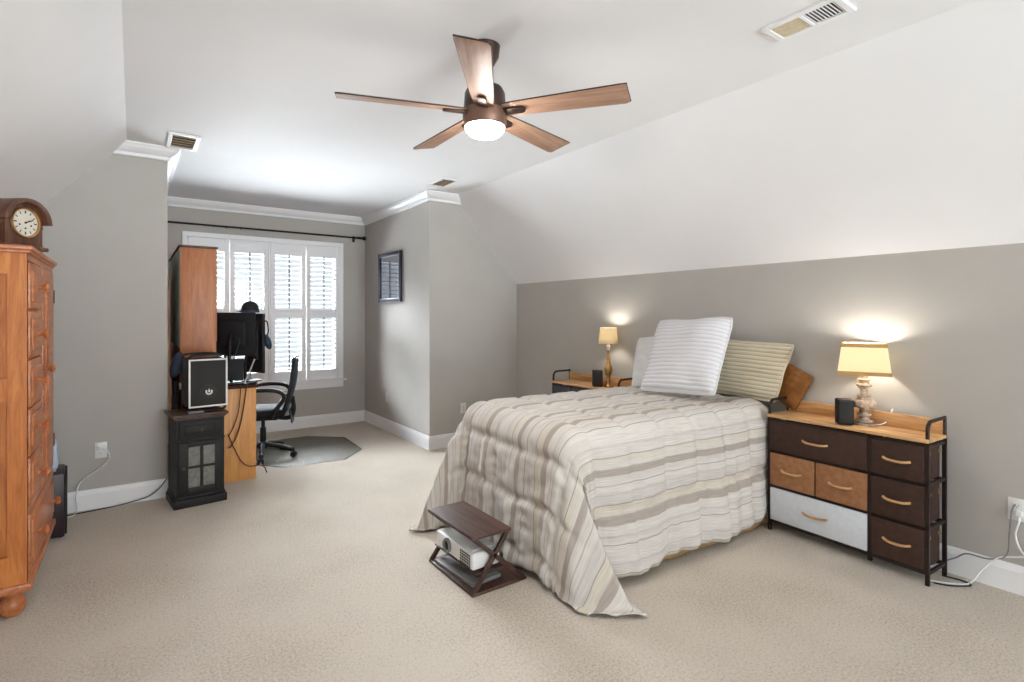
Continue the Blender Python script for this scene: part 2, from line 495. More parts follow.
# plantation shutters: four panels
def shutter(x0, x1, label):
    root = thing('plantation_shutter', label, 'shutter', ((x0 + x1) / 2, YW - .012, WZ0), 0, 'plantation shutters in the window')
    h = WZ1 - WZ0; hw = (x1 - x0) / 2 - .003; st = .052
    z0 = .002; z1 = h - .002
    m0, m1 = 1.394 - WZ0, 1.506 - WZ0
    b0, t1 = .735 - WZ0, 2.165 - WZ0
    fr = MB()
    for s in (-1, 1): fr.b2(s * hw, s * (hw - st), -.016, .016, z0, z1, .003)
    fr.b2(-hw + st, hw - st, -.014, .014, z0, b0, .002).b2(-hw + st, hw - st, -.014, .014, t1, z1, .002).b2(-hw + st, hw - st, -.014, .014, m0, m1, .002)
    fr.build('frame', 'trim', root, 0)
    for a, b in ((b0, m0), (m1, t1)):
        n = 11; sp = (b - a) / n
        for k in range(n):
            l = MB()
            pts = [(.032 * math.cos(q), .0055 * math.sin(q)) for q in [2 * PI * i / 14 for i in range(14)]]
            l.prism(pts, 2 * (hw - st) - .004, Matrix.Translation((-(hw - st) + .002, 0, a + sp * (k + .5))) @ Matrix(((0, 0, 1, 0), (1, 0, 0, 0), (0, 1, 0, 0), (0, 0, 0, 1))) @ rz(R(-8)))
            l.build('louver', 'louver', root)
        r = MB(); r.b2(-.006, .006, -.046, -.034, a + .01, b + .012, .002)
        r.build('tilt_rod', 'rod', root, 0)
    for z in (.18, h / 2, h - .18): MB().b2(-hw - .003, -hw + .004, -.02, -.012, z - .035, z + .035).build('hinge', 'trim', root, 0)
    return root
pw = (WX1 - WX0 - .02) / 4
xs = [WX0, WX0 + pw, WX0 + 2 * pw + .02, WX0 + 3 * pw + .02]
labs = ['white louvered shutter panel at window left, mostly hidden behind tall desk hutch',
        'white louvered shutter panel second from left, rising behind black monitors',
        'white louvered shutter panel just right of centre post, above office chair back',
        'white louvered shutter panel at right end of window, nearest the framed picture']
for x, lb in zip(xs, labs): shutter(x, x + pw, lb)
struct(MB().b2(xm - .01, xm + .01, YW - .026, YW + .02, WZ0, WZ1, .003).build('trim_6', 'trim', smooth=0))

# ================================================================== CURTAIN ROD
cr = thing('curtain_rod', 'thin black curtain rod with round finial above the window', 'curtain rod', (1.4, 6.965, 2.455))
MB().cyl((-1.17, 0, 0), (1.10, 0, 0), .011).build('rod', 'blackmetal', cr)
MB().cyl((1.02, 0, 0), (1.09, 0, 0), .016).sph((1.118, 0, 0), .028).build('finial', 'blackmetal', cr)
for x in (1.0, -1.12):
    MB().b2(x - .012, x + .012, -.012, .083, -.012, .0, .002).b2(x - .016, x + .016, .076, .084, -.05, .03, .002).build('bracket', 'blackmetal', cr)
for x in (-.52, -.37):
    MB().tube([(x, .018 * math.cos(q), .018 * math.sin(q) - .005) for q in [2 * PI * i / 16 for i in range(16)]], .003, 6, True).build('ring', 'blackmetal', cr)

# ================================================================== VENTS
def vent(name, label, cx, cy, wx, wy, slats, half=None):
    r = thing(name, label, 'vent', (cx, cy, HC))
    f = MB(); e = .028; z0 = -.014
    f.b2(-wx / 2, wx / 2, -wy / 2, -wy / 2 + e, z0, 0, .003).b2(-wx / 2, wx / 2, wy / 2 - e, wy / 2, z0, 0, .003)
    f.b2(-wx / 2, -wx / 2 + e, -wy / 2 + e, wy / 2 - e, z0, 0, .003).b2(wx / 2 - e, wx / 2, -wy / 2 + e, wy / 2 - e, z0, 0, .003)
    f.build('frame', 'trim', r, 0)
    MB().b2(-wx / 2 + e, wx / 2 - e, -wy / 2 + e, wy / 2 - e, -.004, 0).build('backing', 'ventgrey' if half else 'ventbr', r, 0)
    ya, yb = -wy / 2 + e, wy / 2 - e
    if half:
        MB().b2(-wx / 2 + e, wx / 2 - e, 0, yb, -.010, -.004).build('filter_panel', 'ventan', r, 0)
        MB().b2(-wx / 2 + e, wx / 2 - e, -.006, .006, z0, 0).build('divider', 'trim', r, 0)
        yb = -.006
    for k in range(slats):
        y = ya + (yb - ya) * (k + .5) / slats
        MB().box((0, y, -.008), (wx - 2 * e, (yb - ya) / slats * (.42 if half else .55), .002), rx(R(25))).build('slat', 'trim' if half else 'ventan', r, 0)
    return r
vent('ceiling_vent', 'large white ceiling vent with half dark slats and half tan filter above dresser side', 2.422, 1.167, .178, .325, 9, True)
vent('ceiling_vent', 'small white ceiling vent with brown inside near the left wall corner', .305, 4.70, .20, .38, 5)
vent('ceiling_vent', 'small ceiling vent above the corner where crown moulding meets the sloped ceiling', 2.48, 4.66, .19, .33, 6)

# ================================================================== CEILING FAN
fan = thing('ceiling_fan', 'bronze five blade ceiling fan with glowing round light over the bed', 'ceiling fan', (1.395, 2.195, -.018))
MB().lathe([(.03, 2.655), (.045, 2.66), (.068, 2.70), (.074, 2.752), (.02, 2.752)]).build('canopy', 'bronze', fan)
MB().cyl((0, 0, 2.55), (0, 0, 2.67), .014).build('downrod', 'bronze', fan)
MB().lathe([(.02, 2.60), (.035, 2.595), (.045, 2.57), (.06, 2.555), (.085, 2.545), (.098, 2.52), (.102, 2.46), (.104, 2.43), (.02, 2.43)]).build('motor_housing', 'bronze', fan)
MB().lathe([(.02, 2.436), (.106, 2.436), (.108, 2.40), (.104, 2.372), (.098, 2.358), (.02, 2.358)]).build('light_ring', 'bronze2', fan)
MB().lathe([(.0, 2.305), (.04, 2.309), (.075, 2.322), (.093, 2.342), (.096, 2.359), (.0, 2.359)]).build('light_lens', 'lens', fan)
for k in range(5):
    a = R(161.7 - 72 * k)
    T = rz(a) @ Matrix.Translation((0, 0, 2.432)) @ rx(R(-13))
    b = MB()
    n = 14; pts = []
    def hw(u): return .048 + .022 * u ** .8
    for i in range(n + 1): u = i / n; pts.append((.10 + .585 * u, -hw(u)))
    pts.append((.69, hw(1) * .86))
    for i in range(n, -1, -1): u = i / n; pts.append((.10 + .57 * u, hw(u)))
    b.prism(pts, .007, Matrix.Translation((0, 0, -.0035)), .0015)
    blade = b.build('blade', 'fanwood', fan, 30)
    blade.matrix_local = T
    br = MB()
    pl = []
    for q in range(9): t_ = -PI / 2 + PI * q / 8; pl.append((.185 + .022 * math.cos(t_), .022 * math.sin(t_)))
    pl += [(.085, .026), (.085, -.026)]
    br.prism(pl, .012, Matrix.Translation((0, 0, -.0165)), .002)
    br.build('blade_bracket', 'bronze', blade, 30)
    ed = MB()
    ed.tube([(p[0], p[1], .0006) for p in pts], .0036, 6, True)
    ed.build('blade_edge', 'bronze', blade)

# ================================================================== OUTLETS
def outlet(label, loc, rotz):
    r = thing('wall_outlet', label, 'outlet', loc, rotz)
    MB().b2(-.036, .036, -.006, 0, -.058, .058, .003).build('cover_plate', 'whitep', r)
    for z in (-.02, .02):
        q = MB(); q.b2(-.017, .017, -.009, -.005, z - .014, z + .014, .004).build('receptacle', 'whitep', r)
        s_ = MB()
        for x in (-.006, .006): s_.b2(x - .001, x + .001, -.0096, -.0088, z - .002, z + .007)
        s_.b2(-.002, .002, -.0096, -.0088, z - .009, z - .005)
        s_.build('slot', 'ink', r, 0)
    return r
outlet('white wall outlet on the alcove side wall below the framed picture', (AR, 6.28, .413), -PI / 2)
outlet('white wall outlet behind the foot of the bed on the grey return wall', (2.968, YRR, .404), 0)
outlet('white wall outlet with white plug beside the wardrobe', (-.196, YRL, .426), 0)
outlet('white wall outlet at right edge beyond the brown dresser', (XR, .735, .43), -PI / 2)

# ================================================================== PICTURE
pic = thing('framed_picture', 'dark navy framed picture with glossy glass on the alcove wall', 'picture', (AR - .024, 6.11, 1.886), R(-86))
f = MB(); hw_, hh = .295, .30
f.b2(-hw_, -hw_ + .045, -.028, 0, -hh, hh, .006).b2(hw_ - .045, hw_, -.028, 0, -hh, hh, .006)
f.b2(-hw_ + .04, hw_ - .04, -.026, 0, -hh, -hh + .045, .006).b2(-hw_ + .04, hw_ - .04, -.026, 0, hh - .045, hh, .006)
f.build('frame', 'frame', pic)
t = NT('blue_print_under_glass')
v = t.coords('Object', (3, 3, 3)); fz = t.noise(v, 1.5, 4)
t.link(t.ramp(fz, [(.3, (12, 17, 38)), (.55, (26, 36, 66)), (.75, (44, 56, 92))]), t.b.inputs['Base Color'])
t.b.inputs['Roughness'].default_value = .03; t.b.inputs['IOR'].default_value = 3.4
MB().b2(-hw_ + .04, hw_ - .04, -.012, -.004, -hh + .04, hh - .04).build('glazed_print', t.m, pic, 0)

# ================================================================== BED
BA = R(-2.5)
bed = thing('bed', 'twin bed with white mattress and tan bed skirt under striped comforter', 'bed', (1.79, 2.03, 0), BA)
BW = 1.22; BL = 1.85; ZT = .80
def rrect(x0, x1, y0, y1, r):
    out = []
    for cx, cy, a0 in ((x1 - .03, y1 - .03, 0), (x0 + r, y1 - r, PI / 2), (x0 + r, y0 + r, PI), (x1 - .03, y0 + .03, 1.5 * PI)):
        rr = r if cx < x1 - .05 else .03
        for k in range(9): out.append((cx + rr * math.cos(a0 + PI / 2 * k / 8), cy + rr * math.sin(a0 + PI / 2 * k / 8)))
    return out
def loft(levels):
    bm = bmesh.new(); rows = [[bm.verts.new((x, y, z)) for x, y in pts] for pts, z in levels]
    n = len(rows[0])
    for a, b in zip(rows, rows[1:]):
        for k in range(n): bm.faces.new((a[k], a[(k + 1) % n], b[(k + 1) % n], b[k]))
    bm.faces.new(rows[0][::-1]); bm.faces.new(rows[-1])
    bmesh.ops.recalc_face_normals(bm, faces=bm.faces)
    mb = MB(); mb.bm.free(); mb.bm = bm
    return mb
lv = [(rrect(.04, BL, .04, BW - .04, .15), .50)]
for k in range(9):
    q = PI / 2 * k / 8; i_ = .04 + .13 * (1 - math.cos(q))
    lv.append((rrect(i_, BL, i_, BW - i_, .15), ZT - .13 - .012 + .13 * math.sin(q)))
loft(lv).build('mattress', 'mattress', bed)
MB().prism(rrect(.035, BL, .035, BW - .035, .15), .30, Matrix.Translation((0, 0, .20)), .015).build('box_spring', 'mattress', bed)
for x in (.12, BL - .12):
    for y in (.12, BW - .12): MB().cyl((x, y, 0), (x, y, .21), .025).build('leg', 'blackmetal', bed)
# skirt: a pleated strip round foot and both sides
def skirt():
    path = []
    def seg(a, b, n):
        for i in range(n): path.append((a[0] + (b[0] - a[0]) * i / n, a[1] + (b[1] - a[1]) * i / n))
    q = .13; e_ = .012
    seg((BL, e_), (q, e_), 84)
    for k in range(10): t_ = 1.5 * PI - PI / 2 * k / 10; path.append((q + (q - e_) * math.cos(t_), q + (q - e_) * math.sin(t_)))
    seg((e_, q), (e_, BW - q), 42)
    for k in range(10): t_ = PI - PI / 2 * k / 10; path.append((q + (q - e_) * math.cos(t_), BW - q + (q - e_) * math.sin(t_)))
    seg((q, BW - e_), (BL, BW - e_), 84); path.append((BL, BW - e_))
    bm = bmesh.new(); rows = []
    N = len(path)
    for i, (x, y) in enumerate(path):
        a = path[max(0, i - 1)]; b = path[min(N - 1, i + 1)]
        d = Vector((b[0] - a[0], b[1] - a[1])).normalized(); nx, ny = -d.y, d.x
        if (x - BL / 2) * nx + (y - BW / 2) * ny < 0: nx, ny = -nx, -ny
        row = []
        for j in range(9):
            u = j / 8; z = .49 * (1 - u) + .008 * u
            wv = .010 * u * math.sin(i * .42 + 1.3 * math.sin(i * .11)) + .004 * u + .002
            row.append(bm.verts.new((x + nx * wv, y + ny * wv, z)))
        rows.append(row)
    for a, b in zip(rows, rows[1:]):
        for j in range(8): bm.faces.new((a[j], a[j + 1], b[j + 1], b[j]))
    bmesh.ops.recalc_face_normals(bm, faces=bm.faces)
    mb = MB(); mb.bm.free(); mb.bm = bm
    o = mb.build('bed_skirt', 'skirt', bed, 80)
    s_ = o.modifiers.new('thickness', 'SOLIDIFY'); s_.thickness = .006; s_.offset = -1
skirt()

# comforter: a draped, quilted sheet in bed space
def comforter():
    import numpy as np
    top = ZT + .025
    r = .14; arcL = r * PI / 2
    FD, SD = .73, .71
    L0, L1 = -FD, 1.80
    W0, W1 = -SD, BW + SD
    NL, NW = 160, 160
    nearP = [(0, (-.05, 0)), (10, (-.055, -.03)), (18, (-.06, -.09)), (28, (-.075, -.19)), (36, (.01, -.255)), (43.5, (.125, -.315)), (52, (.13, -.21)), (62, (.08, -.11)), (76, (.02, -.07)), (90, (0, -.07))]
    farP = [(0, (-.05, 0)), (10, (-.09, .0)), (20, (-.16, .01)), (32, (-.26, -.02)), (42, (-.345, .02)), (52, (-.26, .08)), (66, (-.12, .10)), (80, (-.03, .07)), (90, (0, .05))]
    def interp(P, phi):
        for (a, pa), (b, pb) in zip(P, P[1:]):
            if phi <= b:
                u = (phi - a) / (b - a); u = u * u * (3 - 2 * u) * .5 + u * .5
                return (pa[0] + (pb[0] - pa[0]) * u, pa[1] + (pb[1] - pa[1]) * u)
        return P[-1][1]
    def pos(l, w):
        a = max(0, r - l)
        near = w < BW / 2
        b = max(0, r - w) if near else max(0, w - (BW - r))
        sg = -1 if near else 1
        bx = max(l, r); by = max(w, r) if near else min(w, BW - r)
        if a == 0 and b == 0: return Vector((l, w, top))
        rho = math.hypot(a, b); phi = math.degrees(math.atan2(b, a))
        dx, dy = -a / rho, sg * b / rho
        th = min(rho / r, PI / 2)
        ho = r * math.sin(th); zz = r * (1 - math.cos(th))
        x = bx + dx * ho; y = by + dy * ho
        Lr = max(0, rho - arcL)
        P = interp(nearP if near else farP, phi)
        s = Lr / .74
        s = min(s, 1.12) ** (1.1 if near else .75)
        ox, oy = P[0] * s, P[1] * s
        if l > 1.3: ox *= 0; oy *= max(0, 1 - (l - 1.3) / .3)
        # corner direction shrinks towards the box corner as it falls
        x += ox; y += oy
        off = math.hypot(ox, oy)
        dz = math.sqrt(max(Lr * Lr - off * off, (Lr * .55) ** 2))
        z = top - zz - dz
        # hanging ripples
        flat = 1 - min(1, min(a, b) / .12)
        if a > 0 and flat > 0:
            x += -flat * s * (.022 * math.sin(w * 19 + .8 * math.sin(w * 7)) + .012 * math.sin(w * 41 + 1))
        if b > 0 and flat > 0:
            y += sg * flat * s * (.020 * math.sin(l * 17 + 1.2 * math.sin(l * 6)) + .010 * math.sin(l * 43 + 2))
        if z < .02:
            ex = .02 - z; z = .02 + .006 * math.sin(l * 60 + w * 40)
            n_ = math.hypot(ox, oy) or 1
            x += ox / n_ * ex * .15; y += oy / n_ * ex * .15
        return Vector((x, y, z))
    P = []; UV = []
    for j in range(NW):
        w_ = W0 + (W1 - W0) * j / (NW - 1)
        row = []
        for i in range(NL):
            l_ = L0 + (L1 - L0) * i / (NL - 1)
            # slight hem waviness
            lh = l_ + .012 * math.sin(w_ * 9) * max(0, -l_) / FD
            wh = w_ + .015 * math.sin(l_ * 8 + 1) * (max(0, -w_) + max(0, w_ - BW)) / SD
            row.append(pos(lh, wh)); UV.append((l_, w_))
        P.append(row)
    for it in range(5):                      # relax the sharp folds of the hanging corners
        Q = [r_[:] for r_ in P]
        for j in range(1, NW - 1):
            w_ = W0 + (W1 - W0) * j / (NW - 1)
            for i in range(1, NL - 1):
                l_ = L0 + (L1 - L0) * i / (NL - 1)
                if l_ < .14 and (w_ < .14 or w_ > BW - .14):
                    Q[j][i] = P[j][i] * .5 + (P[j][i - 1] + P[j][i + 1] + P[j - 1][i] + P[j + 1][i]) * .125
        P = Q
    V = []
    pl, pww = .27, .355
    for j in range(NW):
        w_ = W0 + (W1 - W0) * j / (NW - 1)
        for i in range(NL):
            l_ = L0 + (L1 - L0) * i / (NL - 1)
            p = P[j][i]
            du = P[j][min(i + 1, NL - 1)] - P[j][max(i - 1, 0)]
            dv = P[min(j + 1, NW - 1)][i] - P[max(j - 1, 0)][i]
            n = du.cross(dv)
            n = n.normalized() if n.length > 1e-9 else Vector((0, 0, 1))
            qa = abs(math.sin(PI * (l_ + .10) / pl)); qb = abs(math.sin(PI * (w_ + .02) / pww))
            dr = min(1, (max(0, -l_) + max(0, -w_) + max(0, w_ - BW)) / .3)
            puff = (.017 + .008 * dr) * (1 - math.exp(-(qa / .3) ** 2)) * (1 - math.exp(-(qb / .3) ** 2))
            seam = math.exp(-(qb / .28) ** 2) + math.exp(-(qa / .28) ** 2)
            wr = noise.noise(Vector((l_ * 9, w_ * 9, .3))) * .007 + noise.noise(Vector((l_ * 26, w_ * 11, 2))) * (.004 + .010 * min(seam, 1)) + noise.noise(Vector((l_ * 12, w_ * 30, 5))) * .003
            wr *= .45 + .9 * dr
            fold = 1 - .8 * min(1, max(0, -l_) / .2) * min(1, (max(0, -w_) + max(0, w_ - BW)) / .2)
            puff *= fold; wr *= fold
            V.append(p + n * (puff + wr))
    F = [(j * NL + i, j * NL + i + 1, (j + 1) * NL + i + 1, (j + 1) * NL + i) for j in range(NW - 1) for i in range(NL - 1)]
    me = bpy.data.meshes.new('comforter')
    for v in V: v.z = max(v.z, .012)
    me.from_pydata([tuple(v) for v in V], [], F)
    uv = me.uv_layers.new(name='UVMap')
    for lp in me.loops: uv.data[lp.index].uv = UV[lp.vertex_index]
    for p in me.polygons: p.use_smooth = True
    o = bpy.data.objects.new('comforter', me); C.objects.link(o)
    o.location = (1.79, 2.03, 0); o.rotation_euler.z = BA
    me.materials.append(M['comf'])
    s_ = o.modifiers.new('thickness', 'SOLIDIFY'); s_.thickness = .006; s_.offset = -1; s_.use_quality_normals = True
    tag(o, 'cream and taupe striped quilted comforter draped over the bed', 'comforter')
    return o
comf = comforter()
tg = MB().box((1.747, 1.825, .035), (.035, .004, .03), rz(.5) @ rx(.9)).build('care_tag', 'wfab', None, 0)
tg.parent = comf; tg.matrix_parent_inverse = Matrix.Identity(4)
mi = (Matrix.Translation((1.79, 2.03, 0)) @ rz(BA)).inverted()
tg.matrix_local = mi

# pillows
def pillow(name, label, mat, w, h, t, M_, piping=None, pinch=.06, seed=0, shear=0):
    n = 34
    bm = bmesh.new(); uvl = bm.loops.layers.uv.new('UVMap')
    def P(u, v, s):
        a = 1 - abs(u) ** 3.2; b = 1 - abs(v) ** 3.2
        th = t * .5 * (max(a, 0) ** .55) * (max(b, 0) ** .55)
        th *= 1 + .10 * noise.noise(Vector((u * 2, v * 2, seed)))
        x = u * w / 2 * (1 - pinch * (1 - abs(v) ** 2) * abs(u) ** 3 + 0)
        y = v * h / 2 * (1 - pinch * (1 - abs(u) ** 2) * abs(v) ** 3)
        cr_ = 1 - .045 * (abs(u) * abs(v)) ** 5; x *= cr_; y *= cr_
        z = s * th + .018 * noise.noise(Vector((u * 1.5 + 3, v * 1.5, seed + 4)))
        z += .005 * noise.noise(Vector((u * 6, v * 6, seed + 9))) * s
        return (x + shear * y, y, z)
    grid = {}
    for s in (1, -1):
        for j in range(n + 1):
            for i in range(n + 1):
                u = -1 + 2 * i / n; v = -1 + 2 * j / n
                edge = i in (0, n) or j in (0, n)
                if s == -1 and edge: grid[s, i, j] = grid[1, i, j]
                else: grid[s, i, j] = bm.verts.new(P(u, v, s))
    for s in (1, -1):
        for j in range(n):
            for i in range(n):
                q = [(i, j), (i + 1, j), (i + 1, j + 1), (i, j + 1)]
                if s == -1: q = q[::-1]
                f = bm.faces.new([grid[s, a, b] for a, b in q])
                for lp, (a, b) in zip(f.loops, q): lp[uvl].uv = (a / n, b / n)
    mb = MB(); mb.bm.free(); mb.bm = bm
    o = mb.build(name, mat, None, 0)
    for p in o.data.polygons: p.use_smooth = True
    o.matrix_world = M_
    tag(o, label, 'pillow')
    if piping:
        ring = [P(-1 + 2 * i / n, -1, 1) for i in range(n)] + [P(1, -1 + 2 * j / n, 1) for j in range(n)] + [P(1 - 2 * i / n, 1, 1) for i in range(n)] + [P(-1, 1 - 2 * j / n, 1) for j in range(n)]
        pp = MB().tube(ring, .007, 8, True).build('piping', piping, o, 80)
    return o
def lean(c, back, yaw=0, roll=0):
    # local x -> -Y (pillow width), local y -> up, local z -> -X (front), leaning back by "back" towards the wall
    B = Matrix(((0, 0, -1, 0), (-1, 0, 0, 0), (0, 1, 0, 0), (0, 0, 0, 1)))
    return Matrix.Translation(c) @ rz(yaw) @ ry(back) @ B @ rz(roll)
pillow('pillow', 'brown satin pillow peeking out behind the beige ribbed pillow', 'pilbr', .42, .28, .05, lean((3.668, 1.965, .985), R(2), 0, R(-26)), None, .05, 3)
pillow('pillow', 'plain white pillow mostly hidden behind the large white ribbed pillow', 'pilp', .66, .46, .17, lean((3.52, 2.79, 1.05), R(20), R(4), R(5)), None, .02, 1)
pillow('pillow', 'beige ribbed pillow leaning at the dresser side of the bed', 'pilb', .66, .41, .09, lean((3.598, 2.20, 1.04), R(5), R(0), R(-2)), 'pilb', .05, 2, .24)
pillow('pillow', 'large white ribbed square pillow standing in front of the others', 'pilw', .62, .60, .17, lean((3.275, 2.44, 1.138), R(27), R(2), R(3)), 'pilp', .04, 5)

# ================================================================== DRESSERS
def handle(mb, x, y, z, w=.13):
    pts = [(x, y - w / 2, z + .006), (x - .009, y - w / 2 + .010, z + .003), (x - .016, y - w / 4, z - .001), (x - .018, y, z - .002), (x - .016, y + w / 4, z - .001), (x - .009, y + w / 2 - .010, z + .003), (x, y + w / 2, z + .006)]
    mb.tube(pts, .0075, 8, False, 4)
def dresser(name, label, cat, x0, y0, rot, cols, mir=False):
    L = .90; D = .235
    root = thing(name, label, cat, (x0, y0, 0), rot)
    x1 = D
    # wood top and back rail
    MB().b2(-.012, D, .0, L, .752, .772, .003).build('top', 'oak', root)
    MB().b2(D - .016, D, .012, L - .012, .772, .852, .003).build('back_rail', 'oak', root)
    fr = MB(); b = .018
    YS = [0.0, .275, L - b] if not mir else [0, L - b - .275, L - b]
    for y in YS:
        fr.b2(0, b, y, y + b, .03, .752).b2(D - b, D, y, y + b, .03, .752)
        for z in (.065, .30, .53, .733): fr.b2(0, D, y + .002, y + b - .002, z - .009, z + .009)
    for z in (.065, .733):
        fr.b2(.002, b - .002, 0, L, z - .009, z + .009); fr.b2(D - b + .002, D - .002, 0, L, z - .009, z + .009)
    for z in (.295, .525): fr.b2(.012, b, 0, L, z - .009, z + .009).b2(D - b + .002, D - .002, 0, L, z - .009, z + .009)
    fr.build('frame', 'brownmetal', root, 0)
    for y in (.009, L - .009):
        for x in (.009, D - .009):
            MB().b2(x - .01, x + .01, y - .01, y + .01, 0, .035, .003).build('foot', 'brownmetal', root)
        lp = MB().tube([(.009, y, .74), (.009, y, .80), (.012, y, .832), (.028, y, .852), (.055, y, .862), (D - .03, y, .864), (D - .009, y, .858), (D - .009, y, .75)], .0095, 10, False, 5)
        lp.build('rail_loop', 'brownmetal', root)
    def drawer(ya, yb, za, zb, mat, label_=None, hw=.13):
        d = MB()
        d.b2(-.006, .012, ya, yb, za, zb, .004)
        d.b2(.010, D - .02, ya + .006, yb - .006, za, zb - .014, .006)
        o = d.build('drawer', mat, root)
        if label_: o['label'] = label_
        h = MB(); handle(h, -.006, (ya + yb) / 2, (za + zb) / 2 - .002, hw)
        h.build('handle', 'oak', o)
        return o
    rows = [(.078, .288), (.308, .518), (.538, .728)]
    wy0, wy1 = (.295, L - .020) if not mir else (.020, L - .295)
    ny0, ny1 = (.020, .273) if not mir else (L - .273, L - .020)
    mid = (wy0 + wy1) / 2
    drawer(wy0, wy1, *rows[0], cols[0], cols[0] == 'wfab' and 'wide white drawer' or None, .15)
    drawer(wy0, mid - .004, *rows[1], cols[1], cols[1] == 'tan' and 'tan drawer' or None)
    drawer(mid + .004, wy1, *rows[1], cols[1], cols[1] == 'tan' and 'tan drawer' or None)
    drawer(wy0, wy1, *rows[2], cols[2], None, .15)
    for rw in rows:
        o = drawer(ny0, ny1, *rw, cols[3])
        g = MB()
        e = -.001 if not mir else None
        for x in (.07, .20):
            g.tube([(x + .012 * math.cos(q), ny0 + .003, (rw[0] + rw[1]) / 2 + .05 + .012 * math.sin(q)) for q in [2 * PI * i / 14 for i in range(14)]], .003, 6, True)
        g.build('grommet', 'grommet', o)
    return root
dresser('dresser', 'low fabric dresser with brown, tan and white drawers, right of the bed', 'dresser', 3.405, 1.02, R(-3), ['wfab', 'tan', 'dbrown', 'dbrown'])
dresser('dresser', 'low slate dresser with wood top, half hidden beyond the bed', 'dresser', 3.435, 3.245, 0, ['slate', 'slate', 'slate', 'slate'], True)

# ================================================================== LAMPS
lampR = thing('table_lamp', 'turned wood table lamp with rectangular cream shade on the brown dresser', 'lamp', (3.572, 1.39, .772), R(21))
prof = []
for r_, z0_, z1_, bead in ((.058, 0, .014, 0), (.050, .014, .030, 1), (.030, .030, .042, 0), (.024, .042, .052, 0), (.038, .052, .068, 1), (.022, .068, .080, 0), (.030, .080, .090, 1), (.024, .090, .100, 0), (.062, .100, .150, 1), (.040, .150, .158, 0), (.034, .158, .168, 0), (.040, .168, .180, 1), (.019, .180, .216, 0), (.026, .216, .226, 1), (.042, .226, .250, 1), (.024, .250, .262, 0), (.034, .262, .276, 1), (.018, .276, .302, 0)):
    if bead:
        for q in range(9): t_ = -PI / 2 + PI * q / 8; prof.append((r_ * (.72 + .28 * math.cos(t_)), (z0_ + z1_) / 2 + (z1_ - z0_) / 2 * math.sin(t_)))
    else:
        prof += [(r_, z0_ + .0005), (r_, z1_ - .0005)]
MB().lathe(prof, n=36).build('base', 'distress', lampR, 35)
MB().cyl((0, 0, .30), (0, 0, .40), .014).build('socket', 'brass', lampR)
MB().lathe([(.0, .395), (.012, .40), (.026, .43), (.030, .448), (.022, .468), (.0, .475)]).build('bulb', 'bulb', lampR)
def rect_shade(z0, z1, a0, b0, a1, b1):
    bm = bmesh.new(); rows = []
    for k in range(7):
        u = k / 6; a = a0 + (a1 - a0) * u; b = b0 + (b1 - b0) * u; z = z0 + (z1 - z0) * u
        ring = []
        for sx, sy in ((-1, -1), (1, -1), (1, 1), (-1, 1)): ring.append(bm.verts.new((sx * a, sy * b, z)))
        rows.append(ring)
    for p, q in zip(rows, rows[1:]):
        for k in range(4): bm.faces.new((p[k], p[(k + 1) % 4], q[(k + 1) % 4], q[k]))
    mb = MB(); mb.bm.free(); mb.bm = bm; return mb
sh = rect_shade(.305, .485, .105, .134, .085, .112).build('lamp_shade', 'shade', lampR, 0)
s_ = sh.modifiers.new('thickness', 'SOLIDIFY'); s_.thickness = .002
for nm, a in (('lower', (.301, .323, .1085, .1370, .1055, .1335)), ('upper', (.466, .489, .0895, .1165, .0870, .1140))):
    tr = rect_shade(*a).build('shade_trim', 'shadet', sh, 0)
    s_ = tr.modifiers.new('thickness', 'SOLIDIFY'); s_.thickness = .003
sp = MB()
for k in range(2):
    q = k * PI / 2; sp.cyl((-.086 * math.cos(q), -.112 * math.sin(q), .48), (.086 * math.cos(q), .112 * math.sin(q), .48), .0025, None, 6)
sp.build('spider', 'brass', lampR)

lampL = thing('table_lamp', 'slim brass table lamp with small round cream shade beyond the pillows', 'lamp', (3.555, 3.485, .772), 0)
MB().lathe([(.0, 0), (.052, 0), (.054, .010), (.046, .018), (.030, .026), (.022, .045), (.026, .06), (.018, .075), (.022, .10), (.036, .14), (.038, .165), (.028, .20), (.018, .23), (.016, .255), (.022, .262), (.012, .275), (.012, .33), (.016, .335), (.0, .34)]).build('base', 'brass', lampL)
MB().cyl((0, 0, .335), (0, 0, .46), .014).sph((0, 0, .37), .02, (1, 1, .7)).build('stem', 'whitep', lampL)
MB().lathe([(.0, .455), (.010, .46), (.022, .485), (.024, .505), (.016, .528), (.0, .533)]).build('bulb', 'bulb', lampL)
sh = MB().lathe([(.090, .395), (.086, .44), (.080, .49), (.075, .545)], n=36, close=False).build('lamp_shade', 'shade', lampL, 60)
s_ = sh.modifiers.new('thickness', 'SOLIDIFY'); s_.thickness = .002
sp = MB()
for k in range(3):
    q = k * PI / 3; sp.cyl((-.077 * math.cos(q), -.077 * math.sin(q), .535), (.077 * math.cos(q), .077 * math.sin(q), .535), .002, None, 6)
sp.build('spider', 'brass', lampL)

def cubespk(label, loc, rotz, w, h):
    r = thing('bookshelf_speaker', label, 'speaker', loc, rotz)
    MB().b2(-w / 2, w / 2, -w / 2, w / 2, .004, h, .008, 3).build('body', 'black', r)
    MB().b2(-w / 2 + .006, w / 2 - .006, -w / 2 - .006, -w / 2 + .002, .012, h - .008, .005).build('grille', 'mesh', r)
    MB().b2(-w / 2 + .01, w / 2 - .01, -w / 2 + .01, w / 2 - .01, 0, .006).build('foot', 'blackgloss', r)
    return r
cubespk('small black box speaker beside the turned wood lamp', (3.485, 1.462, .772), R(-55), .086, .152)
cubespk('small black box speaker beside the slim brass lamp', (3.49, 3.56, .772), R(-40), .092, .15)

